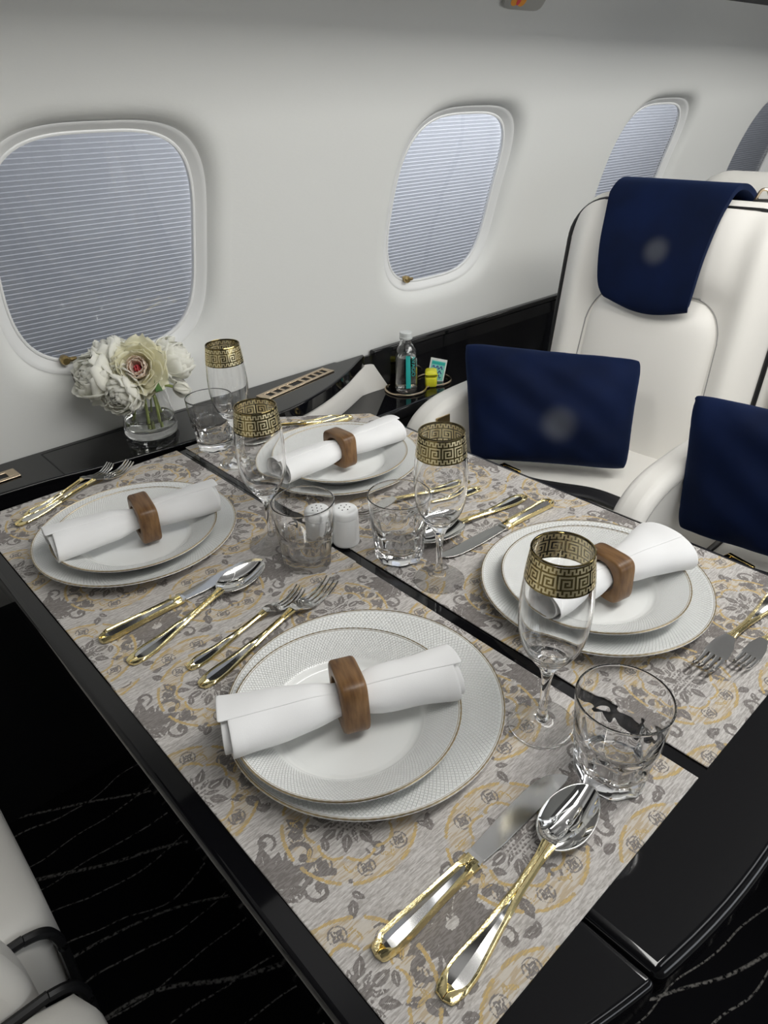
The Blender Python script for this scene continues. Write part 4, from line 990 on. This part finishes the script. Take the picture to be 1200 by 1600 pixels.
ws = make_seat('ivory leather window seat with a blue towel over its headrest', .775, (.474, .536), arm_out=(1.008, 1.076))
as_ = make_seat('ivory leather aisle seat behind the cropped blue cushion', .186, (-.115, -.055))
mk('recline_button', loc(box(1.066, 1.108, .987, .992, -.128, -.104)[0], (1.25, .757, -.70)), BF, M['brass'], ws, smooth=False)
for src, lb, in ((ws, 'ivory leather aisle-side seat across the table, only its dark lower corner in view'), (as_, 'ivory leather seat across the table whose cushion edge shows at the lower frame corner')):
    c = copy_tree(src); c['label'] = lb
    x, y, z = src.location; c.location = (2 * .472 - x + .022, 2 * (.5195 if src is ws else .4895) - y, z); c.rotation_euler = (0, 0, PI)
rear = copy_tree(as_); rear['label'] = 'ivory seat back rising behind the towel-draped seat'; rear.location = (2.44, .70, TZ - .70 + .015); rear.rotation_euler = (0, 0, PI)

# head towel over the window seat
B = Vector((1.487, .775, -.25)); U = Vector((.148, 0, .989)).normalized(); N = Vector((-U.z, 0, U.x))
pth = smooth_prof([(.362, .047), (.370, .054), (.40, .056), (.47, .052), (.54, .032), (.578, .012), (.602, -.012), (.611, -.045), (.606, -.085), (.588, -.125), (.54, -.168), (.44, -.185)], 5)
rows = []
for i, (v_, d_) in enumerate(pth):
    q = i / (len(pth) - 1); k = min(1, q / .45); y0 = .676 + (.664 - .676) * k; y1 = .862 + (.937 - .862) * k ** .8; row = []
    for s in np.linspace(0, 1, 34):
        dv = -.020 * math.sin(PI * s) * (1 - k) + .016 * (1 - s) * (1 - k) * 0; rf = .0022 * math.sin(7 * s + 5 * q) * (.3 + q)
        P_ = B + Vector((0, y0 + (y1 - y0) * s - .775, 0)) + U * (v_ + dv) + N * (d_ + rf); row.append(tuple(P_))
    rows.append(row)
M['navy_towel'] = M['navy'].copy(); emblem(M['navy_towel'], (1.50, .775, .225), .042)
o = mk('head_towel', *grid(rows), M['navy_towel'], None, (0, 0, TZ), sharp=0); solid(o, .012, 0); bevel(o, .004, 3, 60); tag(o, 'navy blue towel draped over the headrest of the window seat', 'towel')

# cushions
def pillow(label, TL, TR, BR, BL, th, seed, mat):
    TL, TR, BR, BL = map(Vector, (TL, TR, BR, BL)); cen = (TL + TR + BR + BL) / 4; nrm = ((TR - BL).cross(TL - BR)).normalized(); rnd = np.random.default_rng(seed); ph = rnd.uniform(0, 6, 6)
    n = 44; rows = []
    def side(sg):
        for t in (np.linspace(-1, 1, n) if sg > 0 else np.linspace(1, -1, n)):
            row = []
            for s in np.linspace(-1, 1, n):
                ck = 1 - .055 * (abs(s) ** 7) * (abs(t) ** 7); s2 = s * (1 - .022 * (1 - t * t)) * ck; t2 = t * (1 - .030 * (1 - s * s)) * ck
                base = (BL * (1 - s2) * (1 - t2) + BR * (1 + s2) * (1 - t2) + TR * (1 + s2) * (1 + t2) + TL * (1 - s2) * (1 + t2)) / 4
                e = max(0, (1 - abs(s) ** 3.2)) * max(0, (1 - abs(t) ** 3.2)); h_ = th * e ** .55
                edge = max(abs(s), abs(t)); wr = .0055 * math.sin(16 * s + 3 * t + ph[0]) * max(0, edge - .72) / .28 * (1 - edge ** 8) + .005 * math.sin(5 * s - 4 * t + ph[1]) * e + .003 * math.sin(9 * (s + t) + ph[2]) * e
                row.append(tuple(base + nrm * sg * (h_ + wr + .002) - cen))
            rows.append(row)
    side(1); side(-1)
    V, F = grid(rows, closed_v=True)
    o = mk('cushion', V, F, mat, None, (cen.x, cen.y, cen.z + TZ), weld=.0045, sharp=0); subsurf(o, 1); tag(o, label, 'cushion', 'navy cushions on the seats'); return o
M['navy_pillow'] = M['navy'].copy(); emblem(M['navy_pillow'], (-.045, -.06, -.008), .055)
pillow('navy blue velvet cushion leaning in the window seat', (1.1871, 1.0454, 0.0413), (1.3873, 0.6986, 0.0296), (1.2945, 0.6468, -0.1912), (1.0942, 0.933, -0.1912), .058, 1, M['navy_pillow'])
pillow('navy blue velvet cushion cropped by the frame on the aisle seat', (1.206, .510, .058), (1.265, .085, .055), (1.215, .060, -.194), (1.152, .466, -.194), .055, 2, M['navy'])

# lap belts lying across the cushions
def belt(label, pts, w, bk, rzb):
    P = smooth_prof(pts, 8); tn = np.gradient(P, axis=0); tn /= np.linalg.norm(tn, axis=1)[:, None]; sd = np.cross(tn, [0, 0, 1]); sd /= np.linalg.norm(sd, axis=1)[:, None]
    c = np.array(bk); p = root('lap_belt', label, 'seat belt', bk)
    rows = [[tuple(q + s_ * w * s - c) for s in (-.5, -.2, .2, .5)] for q, s_ in zip(P, sd)]
    solid(mk('strap', *grid(rows), M['strap'], p, sharp=0), .003, 0)
    o = mk('buckle', *slotted(.052, .034, [(-.016, .016)], .008), M['gold'], p, None, (0, 0, rzb)); bevel(o, .002, 2)
    b2 = mk('buckle_tongue', *box(-.014, .014, -.010, .010, .001, .007), M['strap'], o); bevel(b2, .002, 2)
    return p
zb_ = -.209
belt('black lap belt with gold buckle lying before the window seat cushion', [(1.11, .985, zb_), (1.115, .87, zb_ + .001), (1.128, .78, zb_ + .003), (1.15, .727, zb_ + .003), (1.185, .655, zb_ + .001), (1.19, .56, zb_ - .004)], .046, (1.130, .848, zb_ + .006), 1.5)
belt('black lap belt with gold buckle in front of the aisle seat cushion', [(1.075, .46, zb_ - .006), (1.095, .40, zb_), (1.115, .34, zb_ + .003), (1.13, .25, zb_ + .004), (1.13, .10, zb_ + .002)], .046, (1.128, .335, zb_ + .007), 1.35)
hk = root('coat_hook', 'black and gold hook loop on top of the window seat back', 'hook', (1.635, .628, .318), .3)
bevel(mk('hook_base', *box(-.012, .012, -.018, .018, -.016, .006), M['blackmatte'], hk), .003, 2)
mk('loop', *tube(smooth_prof([(0, -.014, .004), (0, -.010, .016), (0, -.005, .024), (0, .005, .024), (0, .010, .016), (0, .014, .004)], 5), .0032, 8), M['champagne'], hk)

# ------------------------------------------------------------------ render settings
S = bpy.context.scene
S.view_settings.view_transform = 'Standard'; S.view_settings.look = 'None'; S.view_settings.gamma = 1.0; S.view_settings.use_curve_mapping = False; S.view_settings.exposure = 0.02
cy = S.cycles; cy.max_bounces = 24; cy.transmission_bounces = 20; cy.transparent_max_bounces = 16; cy.glossy_bounces = 8; cy.diffuse_bounces = 5
cy.caustics_reflective = True; cy.caustics_refractive = True; cy.blur_glossy = 0.4; cy.sample_clamp_indirect = 8.0; cy.use_denoising = True
